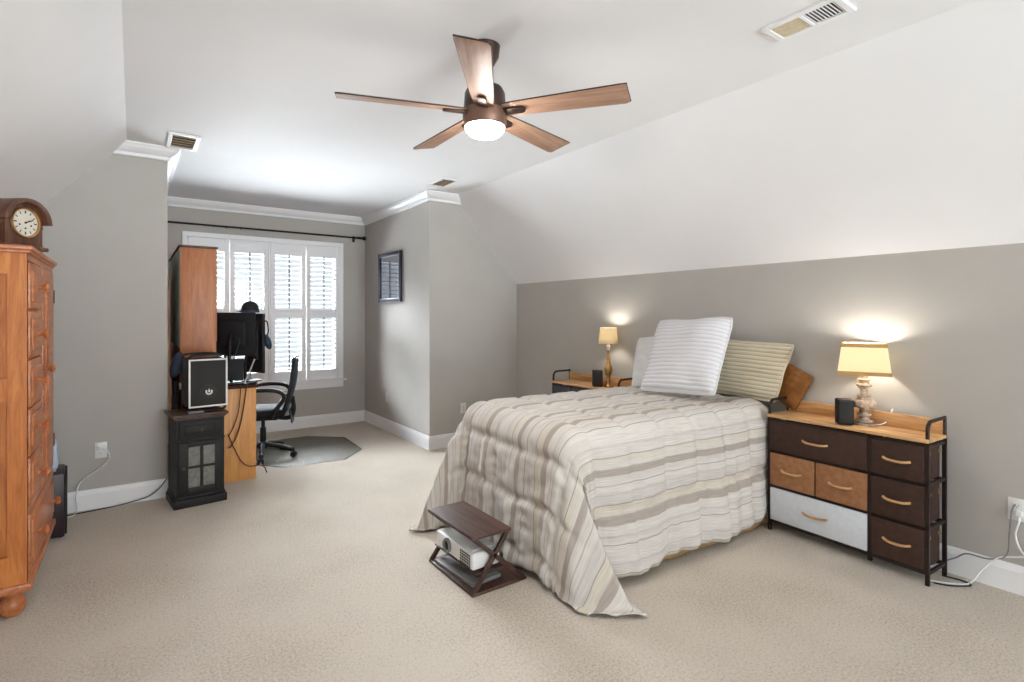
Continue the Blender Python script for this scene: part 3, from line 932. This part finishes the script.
# ================================================================== FOLDING TABLE + PROJECTOR
tb = thing('folding_table', 'small dark walnut folding table with crossed legs at the bed foot', 'side table', (1.395, 2.31, 0))
TX, TY = .34, .49
MB().b2(0, TX, 0, TY, 0, .016, .003).build('base_board', 'walnut', tb)
MB().b2(-.005, .235, -.005, TY + .005, .288, .306, .003).build('top_board', 'walnut', tb)
for y in (.012, TY - .012):
    for (xa, za), (xb, zb) in (((.012, .012), (.225, .292)), ((.012, .290), (.325, .014))):
        d = Vector((xb - xa, 0, zb - za)); L_ = d.length; a = math.atan2(d.z, d.x)
        MB().box(((xa + xb) / 2, y, (za + zb) / 2), (L_, .018, .024), ry(-a), .002).build('leg', 'walnut', tb)
MB().b2(.03, .21, .015, TY - .015, .096, .104, .002).build('shelf', 'walnut', tb)
for y in (.03, TY - .042):
    MB().b2(.05, .20, y, y + .012, .08, .097).build('shelf_support', 'walnut', tb)
pj = thing('projector', 'white projector with round lens and side grille inside the folding table', 'projector', (1.415, 2.545, .104))
MB().b2(.0, .17, -.20, .20, .010, .098, .012, 3).build('body', 'whitep', pj)
l = MB(); Q = ry(-PI / 2)
l.lathe([(.036, -.004), (.040, .008), (.036, .016), (.028, .014), (.024, .006), (.0, .004)], (0, .06, .056), 24, Q); l.build('lens_ring', 'greyp', pj)
MB().lathe([(.0, .012), (.012, .011), (.024, .006), (.025, 0), (.0, 0)], (-.003, .06, .056), 20, Q).build('lens', 'blackgloss', pj)
gr = MB()
for i in range(6):
    for j in range(5): gr.b2(-.002, .002, -.075 - i * .018, -.087 - i * .018, .018 + j * .0145, .027 + j * .0145)
gr.build('grille', 'ink', pj, 0)
for y in (-.12, .12):
    MB().cyl((.03, y, 0), (.03, y, .02), .012, None, 14).build('foot', 'whitep', pj)
MB().b2(.02, .14, -.17, .17, .096, .102, .002).build('top_panel', 'whitep', pj)
mg = MB().b2(0, .19, 0, .36, 0, .020, .004).build('notebook', 'greyp', None)
mg.location = (1.428, 2.37, .016); mg.rotation_euler.z = R(4)
tag(mg, 'thin grey notebook lying flat on the folding table base', 'notebook')

# ================================================================== WARDROBE + CLOCK
wr = thing('wardrobe', 'tall honey pine wardrobe with drawers and bun feet at left edge', 'wardrobe', (-.41, 3.39, 0))
WDp, WW, WH0, WH = .47, .97, .125, 1.72
mb = MB()
mb.b2(-WDp, -.012, .018, WW - .018, WH0 + .03, WH)
mb.build('carcass', 'pine', wr, 0)
# side frame-and-panel facing the viewer
sd = MB()
for (xa, xb, za, zb) in ((-.070, 0, WH0 + .03, WH), (-WDp, -WDp + .10, WH0 + .03, WH), (-WDp, 0, WH - .10, WH), (-WDp, 0, 1.02, 1.13), (-WDp, 0, WH0 + .03, WH0 + .17)):
    sd.b2(xa, xb, -.001 if za > 1 and zb < 1.2 or xb - xa > .2 else .0, .022, za, zb)
for (za, zb) in ((WH0 + .17, 1.02), (1.13, WH - .10)):
    sd.b2(-WDp + .13, -.10, .010, .026, za + .03, zb - .03, .008)
sd.build('side_panel', 'pine', wr)
ff = MB()
for ya, yb in ((0, .035), (.445, .48), (WW - .035, WW)): ff.b2(-.022, 0, ya + .001, yb - .001, WH0 + .03, WH, .002)
ff.b2(-.022, -.0005, .002, WW - .002, WH0 + .03, WH0 + .06).b2(-.022, -.0005, .002, WW - .002, WH - .03, WH).b2(-.022, -.0005, .002, WW - .002, .475, .50)
ff.build('face_frame', 'pineY', wr)
tp = MB()
tp.b2(-WDp - .005, .012, -.012, WW + .006, WH, WH + .016, .005).b2(-WDp - .01, .022, -.022, WW + .012, WH + .014, WH + .036, .006)
tp.build('cornice', 'pineY', wr)
pb = MB(); pb.b2(-WDp - .005, .016, -.016, WW + .016, WH0, WH0 + .035, .006); pb.build('plinth_moulding', 'pineY', wr)
def knob(x, y, z): return MB().lathe([(.012, 0), (.010, .012), (.012, .018), (.022, .026), (.024, .036), (.016, .044), (.0, .046)], (x, y, z), 18, ry(PI / 2))
def wdrawer(ya, yb, za, zb, ks):
    d = MB(); d.b2(-.02, .008, ya, yb, za, zb, .005).b2(0, .016, ya + .035, yb - .035, za + .035, zb - .035, .010)
    o = d.build('drawer', 'pineY', wr)
    for y in ks: knob(.014, y, (za + zb) / 2).build('knob', 'pineY', o)
    return o
zt = WH - .035
hh_ = (zt - .505) / 5
for k in range(5): wdrawer(.04, .44, zt - (k + 1) * hh_ + .008, zt - k * hh_ - .004, (.24,))
wdrawer(.04, WW - .04, WH0 + .065, .470, (.22, .75))
d = MB(); d.b2(-.02, .008, .485, WW - .04, .505, WH - .035, .005)
for za, zb in ((.56, 1.05), (1.13, WH - .10)): d.b2(0, .016, .56, WW - .11, za, zb, .010)
dr = d.build('door', 'pineY', wr)
knob(.010, .53, 1.13).build('knob', 'pineY', dr)
for z in (1.50, .62): MB().b2(.004, .014, WW - .042, WW - .03, z, z + .08).build('hinge', 'bronze', dr)
for x in (-.06, -WDp + .06):
    for y in (.06, WW - .06):
        MB().lathe([(.030, 0), (.040, .012), (.050, .035), (.052, .055), (.044, .078), (.032, .092), (.046, .104), (.052, .128), (.0, .128)], (x, y, 0), 24).build('foot', 'pineY', wr)

ck = thing('mantel_clock', 'dark wood arched mantel clock with round ivory face on the wardrobe', 'clock', (-.512, 3.655, WH + .036), R(52))
cd_ = .17; cw = .098
bd = MB()
bd.b2(-.115, .115, -cd_ / 2 - .02, cd_ / 2 + .02, 0, .022, .006)
bd.build('base', 'clockwood', ck)
bd = MB()
arch = [(-cw, .022), (cw, .022), (cw, .14)] + [(cw * math.cos(PI * i / 20), .14 + cw * math.sin(PI * i / 20)) for i in range(1, 20)] + [(-cw, .14)]
bd.prism(arch, cd_, Matrix(((1, 0, 0, 0), (0, 0, -1, cd_ / 2), (0, 1, 0, 0), (0, 0, 0, 1))), .003)
bd.build('case', 'clockwood', ck)
rf = MB()
o1 = [(.125 * math.cos(a), .138 + .118 * math.sin(a)) for a in [PI * i / 24 for i in range(25)]]
o2 = [(.097 * math.cos(a), .138 + .097 * math.sin(a)) for a in [PI - PI * i / 24 for i in range(25)]]
rf.prism(o1 + o2, cd_ + .045, Matrix(((1, 0, 0, 0), (0, 0, -1, cd_ / 2 + .015), (0, 1, 0, 0), (0, 0, 0, 1))), .002)
rf.build('roof', 'clockwood', ck)
zc = .135; yf = -cd_ / 2
Q = rx(PI / 2)
MB().lathe([(.074, 0), (.078, .006), (.074, .012), (.067, .010), (.066, .004)], (0, yf, zc), 40, Q, False).build('bezel', 'brass', ck)
fc = MB().lathe([(.0, .004), (.067, .004), (.067, 0), (.0, 0)], (0, yf, zc), 40, Q).build('clock_face', 'clockface', ck)
hn = MB()
for k in range(12):
    a = PI * k / 6
    hn.box((.053 * math.sin(a), yf - .0048, zc + .053 * math.cos(a)), (.004 if k % 3 else .006, .001, .014), ry(a))
hn.build('numerals', 'ink', fc, 0)
hn = MB()
for a, L_ in ((R(62), .030), (R(66), .045)): hn.box((L_ / 2 * math.sin(a), yf - .006, zc + L_ / 2 * math.cos(a)), (.005, .001, L_), ry(a))
hn.cyl((0, yf - .003, zc), (0, yf - .008, zc), .005)
hn.build('hands', 'ink', fc, 0)
wh = MB()
for x, z in ((-.03, -.012), (.03, -.012), (0, -.028)): wh.cyl((x, yf - .003, zc + z), (x, yf - .0055, zc + z), .0045, None, 12)
wh.build('winding_hole', 'ink', fc, 0)
for s in (-1, 1):
    for y in (-.06, .06):
        MB().lathe([(.012, .022), (.012, .03), (.008, .035), (.008, .115), (.012, .12), (.012, .13), (.0, .13)], (s * (cw + .012), y, 0), 14).build('column', 'clockwood', ck)
    MB().b2(s * cw, s * (cw + .003), -.045, .045, .04, .12).build('side_window', 'blackgloss', ck, 0)

# subwoofer + router behind the wardrobe
sb = thing('subwoofer', 'black cherry floor speaker box standing behind the wardrobe', 'speaker', (-.47, 4.60, 0), R(4))
MB().b2(-.12, .10, -.15, .15, .008, .41, .006).build('cabinet', 'maroon', sb)
MB().b2(.098, .112, -.142, .142, .02, .40, .005).build('grille', 'mesh', sb)
for x in (-.09, .08):
    for y in (-.12, .12): MB().cyl((x, y, 0), (x, y, .012), .012, None, 12).build('foot', 'black', sb)
rt = thing('wifi_router', 'pale rounded plastic box standing on the speaker behind the wardrobe', 'router', (-.45, 4.62, .41), R(4))
MB().b2(-.04, .045, -.10, .10, .006, .19, .028, 4).build('body', 'whiter', rt)
MB().b2(-.03, .035, -.07, .07, 0, .008, .002).build('foot', 'whitep', rt)

# ================================================================== BLACK CABINET + PC
CA = R(6)
cb = thing('cabinet', 'black painted cabinet with four pane glass door and wood top', 'cabinet', (.24, 4.60, 0), CA)
cw_, cdp = .355, .335
MB().b2(.018, cw_ - .018, .018, cdp, .06, .655).build('carcass', 'blackpaint', cb, 0)
pl = MB(); pl.b2(0, cw_, 0, cdp, 0, .062, .006).b2(.008, cw_ - .008, .008, cdp, .06, .085, .012); pl.build('plinth', 'blackpaint', cb)
MB().b2(-.008, cw_ + .008, -.008, cdp + .005, .667, .69, .006).b2(.006, cw_ - .006, .006, cdp, .652, .668, .004).build('top', 'walnut', cb)
dr = MB(); dr.b2(.035, cw_ - .035, .006, .022, .51, .635, .005).b2(.075, cw_ - .075, .0, .010, .54, .605, .006)
dr = dr.build('drawer', 'blackpaint', cb)
MB().lathe([(.008, 0), (.007, .012), (.015, .018), (.015, .026), (.0, .03)], (cw_ / 2, .004, .572), 16, rx(PI / 2)).build('knob', 'bronze', dr)
MB().b2(.015, cw_ - .015, .004, .02, .485, .50, .004).build('rail', 'blackpaint', cb)
do = MB(); xa, xb, za, zb = .03, cw_ - .03, .095, .48
xi, xj = xa + .065, xb - .055
zi, zj = za + .05, zb - .035
do.b2(xa, xi, .004, .022, za, zb, .003).b2(xj, xb, .004, .022, za, zb, .003).b2(xi, xj, .004, .022, za, zi, .003).b2(xi, xj, .004, .022, zj, zb, .003)
xm_ = (xi + xj) / 2; zm_ = (zi + zj) / 2
do.b2(xm_ - .01, xm_ + .01, .002, .018, zi, zj, .002).b2(xi, xj, .002, .018, zm_ - .009, zm_ + .009, .002)
do = do.build('door', 'blackpaint', cb)
MB().b2(xi, xj, .010, .014, zi, zj).build('glass_pane', 'cabglass', do, 0)
MB().lathe([(.008, 0), (.007, .012), (.015, .018), (.015, .026), (.0, .03)], (xa + .028, .004, zm_), 16, rx(PI / 2)).build('knob', 'bronze', do)

pc = thing('computer_tower', 'compact black computer tower with white front rim on the black cabinet', 'computer', (.336, 4.625, .69), CA)
pW, pD, pH0, pH = .262, .29, .042, .405
bd = MB(); bd.b2(0, pW, .012, pD, pH0, pH, .012, 3); bd.build('case', 'black', pc)
rim = MB()
e = .012
rim.b2(0, pW, 0, .016, pH0, pH0 + e, .003).b2(0, pW, 0, .016, pH - e, pH, .003).b2(0, e, 0, .016, pH0 + e, pH - e, .003).b2(pW - e, pW, 0, .016, pH0 + e, pH - e, .003)
rim.build('front_rim', 'whitep', pc)['label'] = 'white rim around mesh front'
MB().b2(e, pW - e, .004, .018, pH0 + e, pH - e, .002).build('front_mesh', 'mesh', pc)
dt = MB()
for i in range(-5, 6):
    for j in range(-4, 7):
        if 1 < math.hypot(i, j) < 5.6 and (i + j) % 2 == 0:
            x = pW / 2 + i * .011; z = pH0 + .115 + j * .011
            dt.cyl((x, .005, z), (x, .003, z), .0022, None, 6)
dt.build('vent_hole', 'greyp', pc, 0)
em = MB()
cx_, cz_ = pW / 2 + .004, pH0 + .115
outl = []
for k in range(17):
    a = PI * .80 + (PI * 1.4) * k / 16
    outl.append((cx_ + .019 * math.cos(a), cz_ + .019 * math.sin(a)))
em.tube([(x, .003, z) for x, z in outl], .0055, 8)
em.prism([(-.004, -.004), (.002, -.006), (.007, .004), (.004, .014), (.0, .026), (-.003, .012), (-.006, .004)], .003, Matrix(((1, 0, 0, cx_), (0, 0, -1, .005), (0, 1, 0, cz_), (0, 0, 0, 1))))
em.build('emblem', 'whitep', pc)
for y in (.035, pD - .03):
    MB().tube([(.008, y, pH - .02), (.010, y, pH + .01), (.03, y, pH + .026), (pW / 2, y, pH + .03), (pW - .03, y, pH + .026), (pW - .010, y, pH + .01), (pW - .008, y, pH - .02)], .008, 8, False, 4).build('handle', 'black', pc)
    MB().tube([(.008, y, pH0 + .02), (.010, y, pH0 - .008), (.03, y, .014), (pW / 2, y, .010), (pW - .03, y, .014), (pW - .010, y, pH0 - .008), (pW - .008, y, pH0 + .02)], .0095, 8, False, 4).build('foot_rail', 'black', pc)
MB().b2(.0, .10, .005, .06, 0, .016, .003).build('white_foot', 'greyp', pc)

# slim black upright thing between cabinet and corner
vc = thing('upright_vacuum', 'slim black upright appliance with rounded top between cabinet and wall corner', 'vacuum', (.272, 5.05, 0), 0)
MB().sph((.012, 0, 1.03), .05, (.85, .7, 2.1), 18, ry(R(14))).build('head', 'navy', vc)
MB().tube([(0, 0, .10), (-.004, 0, .4), (.002, 0, .62), (.0, 0, .90)], .02, 12, False, 5).build('pole', 'black', vc)
MB().sph((.0, 0, .62), .04, (.8, .8, 2.6), 16).build('canister', 'black', vc)
MB().b2(-.042, .045, -.042, .042, 0, .09, .018, 3).build('floor_head', 'black', vc)

# ================================================================== DESK
dk = thing('desk', 'orange wood desk with tall cherry hutch standing before the window', 'desk', (.31, 5.12, 0))
DL = 1.45; DDp = .57
MB().b2(.02, DDp, 0, .022, 0, .795, .002).build('end_panel', 'oakp', dk)
MB().b2(.02, DDp, DL - .022, DL, 0, .795, .002).build('end_panel', 'oakp', dk)
MB().b2(.012, .03, .022, DL - .022, .12, .795).build('back_panel', 'cherry', dk, 0)
MB().b2(.0, DDp + .015, -.012, DL + .012, .795, .822, .004).build('worktop', 'desktop', dk)
for y in (.0, DL - .02):
    MB().b2(.004, .262, y, y + .02, .822, 1.985, .002).build('hutch_side', 'cherry', dk)
MB().b2(-.01, .275, -.012, DL + .01, 1.985, 2.003, .004).build('hutch_top', 'walnut', dk)
MB().b2(0.0, .006, .02, DL - .02, 1.16, 1.985).build('hutch_back', 'hardboard', dk, 0)
MB().b2(0.0, .008, .02, DL - .02, .822, 1.16).build('lower_back', 'cherry', dk, 0)
MB().b2(.006, .255, .02, DL - .02, 1.18, 1.20).b2(.006, .255, .02, DL - .02, 1.58, 1.598).build('hutch_shelf', 'cherry', dk, 0)
for y in (.5, .97):
    MB().b2(.255, .272, y - .45, y + .0, 1.205, 1.975, .002).build('hutch_door', 'cherry', dk)

def monitor(label, loc, rotz, w, h, z0):
    r = thing('computer_monitor', label, 'monitor', loc, rotz)
    # screen faces local +y; the back faces local -y
    MB().b2(-w / 2, w / 2, -.018, .012, z0, z0 + h, .006, 2).build('screen_housing', 'black', r)
    MB().b2(-w / 2 + .012, w / 2 - .012, .010, .014, z0 + .014, z0 + h - .012).build('screen', 'blackgloss', r)
    MB().b2(-w * .3, w * .3, -.045, -.012, z0 + h * .22, z0 + h * .8, .014, 3).build('back_cover', 'black', r)
    ar = MB(); ar.tube([(0, -.05, z0 + h * .5), (0, -.085, z0 + h * .38), (.0, -.10, z0 * .5), (.0, -.06, .012)], .014, 10, False, 5)
    ar.build('stand', 'blackmetal', r)
    MB().b2(-.06, .06, -.115, .03, 0, .014, .005).build('stand_base', 'black', r)
    cb_ = MB(); cb_.tube([(.03, -.05, z0 + h * .45), (.07, -.062, z0 + h * .36), (.05, -.062, z0 + .06), (.03, -.075, z0 - .03), (.05, -.06, .02)], .004, 6, False, 6)
    cb_.build('cable', 'cordb', r)
    return r
monitor('wide black monitor seen from behind, standing by the tall hutch', (.742, 5.36, .822), R(-32), .37, .39, .24)
mon2 = monitor('narrow black monitor seen nearly edge on, carrying the small cap', (.925, 5.40, .822), R(-68), .26, .545, .075)
st = MB(); st.tube([(-.10, -.02, .0), (-.03, -.10, .24)], .009, 8).tube([(-.10, -.02, .006), (.05, -.03, .006)], .008, 8)
cap = thing('cap', 'small dark rounded cap resting on top of the black monitors', 'cap', (.868, 5.345, 1.453), R(-40))
MB().lathe([(.072, 0), (.075, .015), (.072, .045), (.058, .078), (.032, .098), (.0, .103)], (0, 0, .0), 24).build('crown', 'black', cap)
MB().lathe([(.077, .0), (.079, .006), (.077, .018), (.0, .018), (.0, .0)], (0, 0, 0), 24).build('band', 'navy', cap)
MB().sph((-.09, 0, .012), .055, (1.0, .9, .16), 16).build('brim', 'black', cap)
MB().sph((0, 0, .104), .008, (1, 1, .7), 10).build('button', 'navy', cap)
hp = thing('headphones', 'dark blue headphones hanging at the right side of the monitors', 'headphones', (.995, 5.35, 1.16), R(15))
MB().tube([(-.035, 0, .06), (-.045, 0, .14), (-.02, 0, .20), (.0, 0, .215), (.02, 0, .20), (.03, 0, .13), (.02, 0, .08)], .006, 8, False, 5).build('headband', 'black', hp)
MB().sph((.022, 0, .02), .05, (.62, .8, 1.5), 18, ry(R(-18))).build('ear_cup', 'navy', hp)
MB().sph((-.04, .01, -.01), .042, (.5, .8, 1.4), 18).build('ear_cup', 'black', hp)
hk = MB().tube([(0, 0, .207), (-.03, 0, .225), (-.10, -.01, .225)], .004, 6, False, 4).build('hook', 'blackmetal', hp)
lt = thing('laptop', 'black laptop propped on a silver stand below the monitors', 'laptop', (.725, 5.20, .822), R(-14))
MB().box((-.03, 0, .13), (.20, .022, .19), rx(R(-14)), .006).build('body', 'black', lt)
MB().tube([(.16, .08, .010), (.11, .03, .010), (.08, -.06, .012), (.11, .0, .10), (.15, .05, .215)], .007, 8, False, 4).build('strut', 'silver', lt)
MB().tube([(-.12, -.06, .010), (-.10, .0, .10), (-.08, .05, .2)], .007, 8, False, 4).build('strut', 'silver', lt)
MB().b2(-.14, .17, -.07, .09, 0, .010, .004).build('base', 'dull', lt)
ad = thing('power_adapter', 'small white plug adapter on the desk left of the computer tower', 'adapter', (.335, 5.135, .822), 0)
ad.location = (.322, 5.105, .822)
MB().b2(-.02, .02, -.018, .018, 0, .055, .006).build('body', 'whitep', ad)
MB().cyl((0, .0, .054), (0, 0, .062), .006, None, 10).build('plug', 'greyp', ad)

# ================================================================== OFFICE CHAIR + MAT
mat_pts = [(1.98, 5.55), (2.01, 6.22), (1.66, 6.53), (1.25, 6.50), (1.0, 6.30), (.96, 5.55), (1.15, 5.30), (1.70, 5.25)]
mt = MB().prism(mat_pts, .004, Matrix.Translation((0, 0, .003))).build('chair_mat', 'matglass', None, 0)
tag(mt, 'clear eight sided plastic chair mat on the carpet under the office chair', 'chair mat')
rimm = MB().tube([(x, y, .005) for x, y in mat_pts], .004, 6, True).build('edge', 'glass', mt)

ch = thing('office_chair', 'black mesh back swivel office chair with loop armrests by the desk', 'chair', (1.06, 5.80, .007), R(72))
# local: the sitter faces +y... back at -y
for k in range(5):
    a = R(90 + 72 * k + 22)
    d = Vector((math.cos(a), math.sin(a), 0))
    leg = MB().tube([d * .02 + Vector((0, 0, .13)), d * .14 + Vector((0, 0, .115)), d * .29 + Vector((0, 0, .075))], .022, 10, False, 4).build('base_arm', 'black', ch)
    cs = MB(); p = d * .30; t_ = Vector((-d.y, d.x, 0))
    for s in (-1, 1): cs.cyl(p + t_ * (.008 * s) + Vector((0, 0, .028)), p + t_ * (.026 * s) + Vector((0, 0, .028)), .028, None, 18)
    cs.cyl(p + Vector((0, 0, .03)), p + Vector((0, 0, .085)), .008, None, 10)
    cs.build('caster', 'blackgloss', leg)
MB().lathe([(.04, .09), (.045, .15), (.028, .16), (.028, .30), (.018, .30), (.018, .40), (.0, .40)], (0, 0, 0), 20).build('gas_column', 'black', ch)
MB().b2(-.13, .13, -.15, .13, .385, .425, .012).build('mechanism', 'black', ch)
MB().b2(-.235, .235, -.22, .25, .42, .50, .035, 4).build('seat', 'seatfab', ch)
bk = MB()
def backpt(x, z):
    u = (z - .48) / .52
    return (x, -.235 - .09 * u + .03 * (x / .21) ** 2 - .03 * math.sin(PI * u), z)
bm = bmesh.new(); rows = []
for j in range(15):
    z = .49 + .50 * j / 14
    hwid = .19 + .03 * math.sin(PI * j / 14)
    rows.append([bm.verts.new(backpt(-hwid + 2 * hwid * i / 10, z)) for i in range(11)])
for a, b in zip(rows, rows[1:]):
    for i in range(10): bm.faces.new((a[i], a[i + 1], b[i + 1], b[i]))
mb = MB(); mb.bm.free(); mb.bm = bm
o = mb.build('backrest_mesh', 'chairmesh', ch, 80); s_ = o.modifiers.new('t', 'SOLIDIFY'); s_.thickness = .012
ring = []
for j in range(15): ring.append(backpt(-(.195 + .03 * math.sin(PI * j / 14)), .49 + .50 * j / 14))
for j in range(14, -1, -1): ring.append(backpt((.195 + .03 * math.sin(PI * j / 14)), .49 + .50 * j / 14))
MB().tube(ring, .016, 10, True).build('backrest_frame', 'black', ch)
MB().tube([(0, -.10, .40), (0, -.24, .385), (0, -.285, .46), (0, -.27, .60)], .022, 10, False, 5).build('back_support', 'black', ch)
MB().prism([(-.16, 0), (.16, 0), (.10, -.14), (-.10, -.14)], .012, Matrix.Translation((0, -.25, .48)) @ rx(PI / 2 - .15)).build('back_skirt', 'chairmesh', ch)
for s in (-1, 1):
    x = s * .27
    MB().tube([(x - s * .05, .08, .42), (x, .13, .47), (x, .20, .57), (x, .19, .655), (x, .08, .695), (x, -.08, .70), (x, -.19, .675), (x, -.22, .61), (x, -.15, .52), (x - s * .05, -.10, .42)], .019, 10, False, 5).build('armrest', 'black', ch)

# ================================================================== CORDS
def cord(name, label, pts, r, mat, k=6):
    o = MB().tube(pts, r, 8, False, k).build(name, mat, None, 80)
    return tag(o, label, 'cord')
o = cord('white_cord', 'white power cord running from the left wall outlet to the carpet', [(-.19, 4.965, .445), (-.16, 4.95, .43), (-.145, 4.955, .37), (-.20, 4.965, .30), (-.31, 4.965, .22), (-.335, 4.96, .12), (-.33, 4.94, .012), (-.38, 4.86, .006), (-.46, 4.84, .006)], .0045, 'cordw')
pg = MB().b2(-.212, -.172, 4.958, 4.992, .430, .462, .006).build('plug', 'whitep', o)
cord('black_cord', 'thin black cord lying along the left baseboard towards the black cabinet', [(-.46, 4.90, .006), (-.33, 4.92, .006), (-.15, 4.93, .010), (.0, 4.945, .02), (.10, 4.955, .04), (.17, 4.965, .09), (.215, 4.978, .15)], .004, 'cordb')
o = cord('white_cord', 'white cord looping from the right wall outlet down to the carpet', [(3.685, .725, .415), (3.66, .72, .38), (3.665, .735, .30), (3.66, .70, .22), (3.66, .62, .24), (3.665, .72, .20), (3.67, .80, .165), (3.655, .86, .09), (3.62, .90, .012), (3.56, .93, .006), (3.50, 1.0, .006), (3.48, 1.06, .006)], .0045, 'cordw')
pg = MB().b2(3.668, 3.692, .712, .738, .40, .43, .004).build('plug', 'whitep', o)
cord('grey_cord', 'thin grey cord running behind the dresser from the right wall outlet', [(3.685, .742, .455), (3.665, .75, .42), (3.67, .76, .30), (3.668, .77, .19), (3.67, .84, .145), (3.67, .93, .14), (3.665, .98, .10), (3.66, 1.05, .05), (3.62, 1.12, .006)], .0035, 'greyp')
cord('dark_cord', 'dark brown cord loop on the carpet at the dresser foot', [(3.47, 1.02, .005), (3.50, .96, .005), (3.58, .90, .005), (3.61, .905, .006), (3.62, .95, .006), (3.60, 1.02, .006)], .004, 'cordb')
cord('lamp_cord', 'cream lamp cord curling over the back rail behind the turned lamp', [(3.60, 1.35, .778), (3.62, 1.32, .778), (3.645, 1.295, .80), (3.662, 1.285, .845), (3.68, 1.283, .862), (3.693, 1.283, .84), (3.694, 1.283, .60)], .0035, 'cordw')
cord('dark_cord', 'dark red-brown cable hanging down the desk end panel from the worktop', [(.80, 5.095, .83), (.795, 5.085, .79), (.77, 5.09, .60), (.74, 5.09, .45), (.69, 5.085, .33), (.655, 5.085, .30)], .0055, 'cordr')
cord('dark_cord', 'straight black cable hanging down the desk end panel beside the red-brown one', [(.755, 5.095, .83), (.752, 5.088, .78), (.735, 5.09, .60), (.70, 5.09, .48), (.66, 5.085, .40)], .004, 'cordb')
cord('dark_cord', 'brown cable swooping low across the desk end panel to the chair mat', [(.655, 5.085, .42), (.70, 5.088, .30), (.76, 5.09, .17), (.82, 5.09, .12), (.90, 5.095, .115), (.95, 5.14, .08), (.98, 5.20, .012)], .0045, 'cordr')

# members of a kind share a group phrase
GROUPS = {'pillow': 'pillows on the bed', 'outlet': 'wall outlets', 'vent': 'ceiling vents', 'monitor': 'computer monitors on the desk',
          'dresser': 'low fabric dressers beside the bed', 'lamp': 'bedside table lamps', 'cord': 'cords and cables'}
for o in list(C.objects):
    c_ = o.get('category')
    if c_ in GROUPS: o['group'] = GROUPS[c_]
    if o.name.startswith('bookshelf_speaker'): o['group'] = 'small black box speakers'
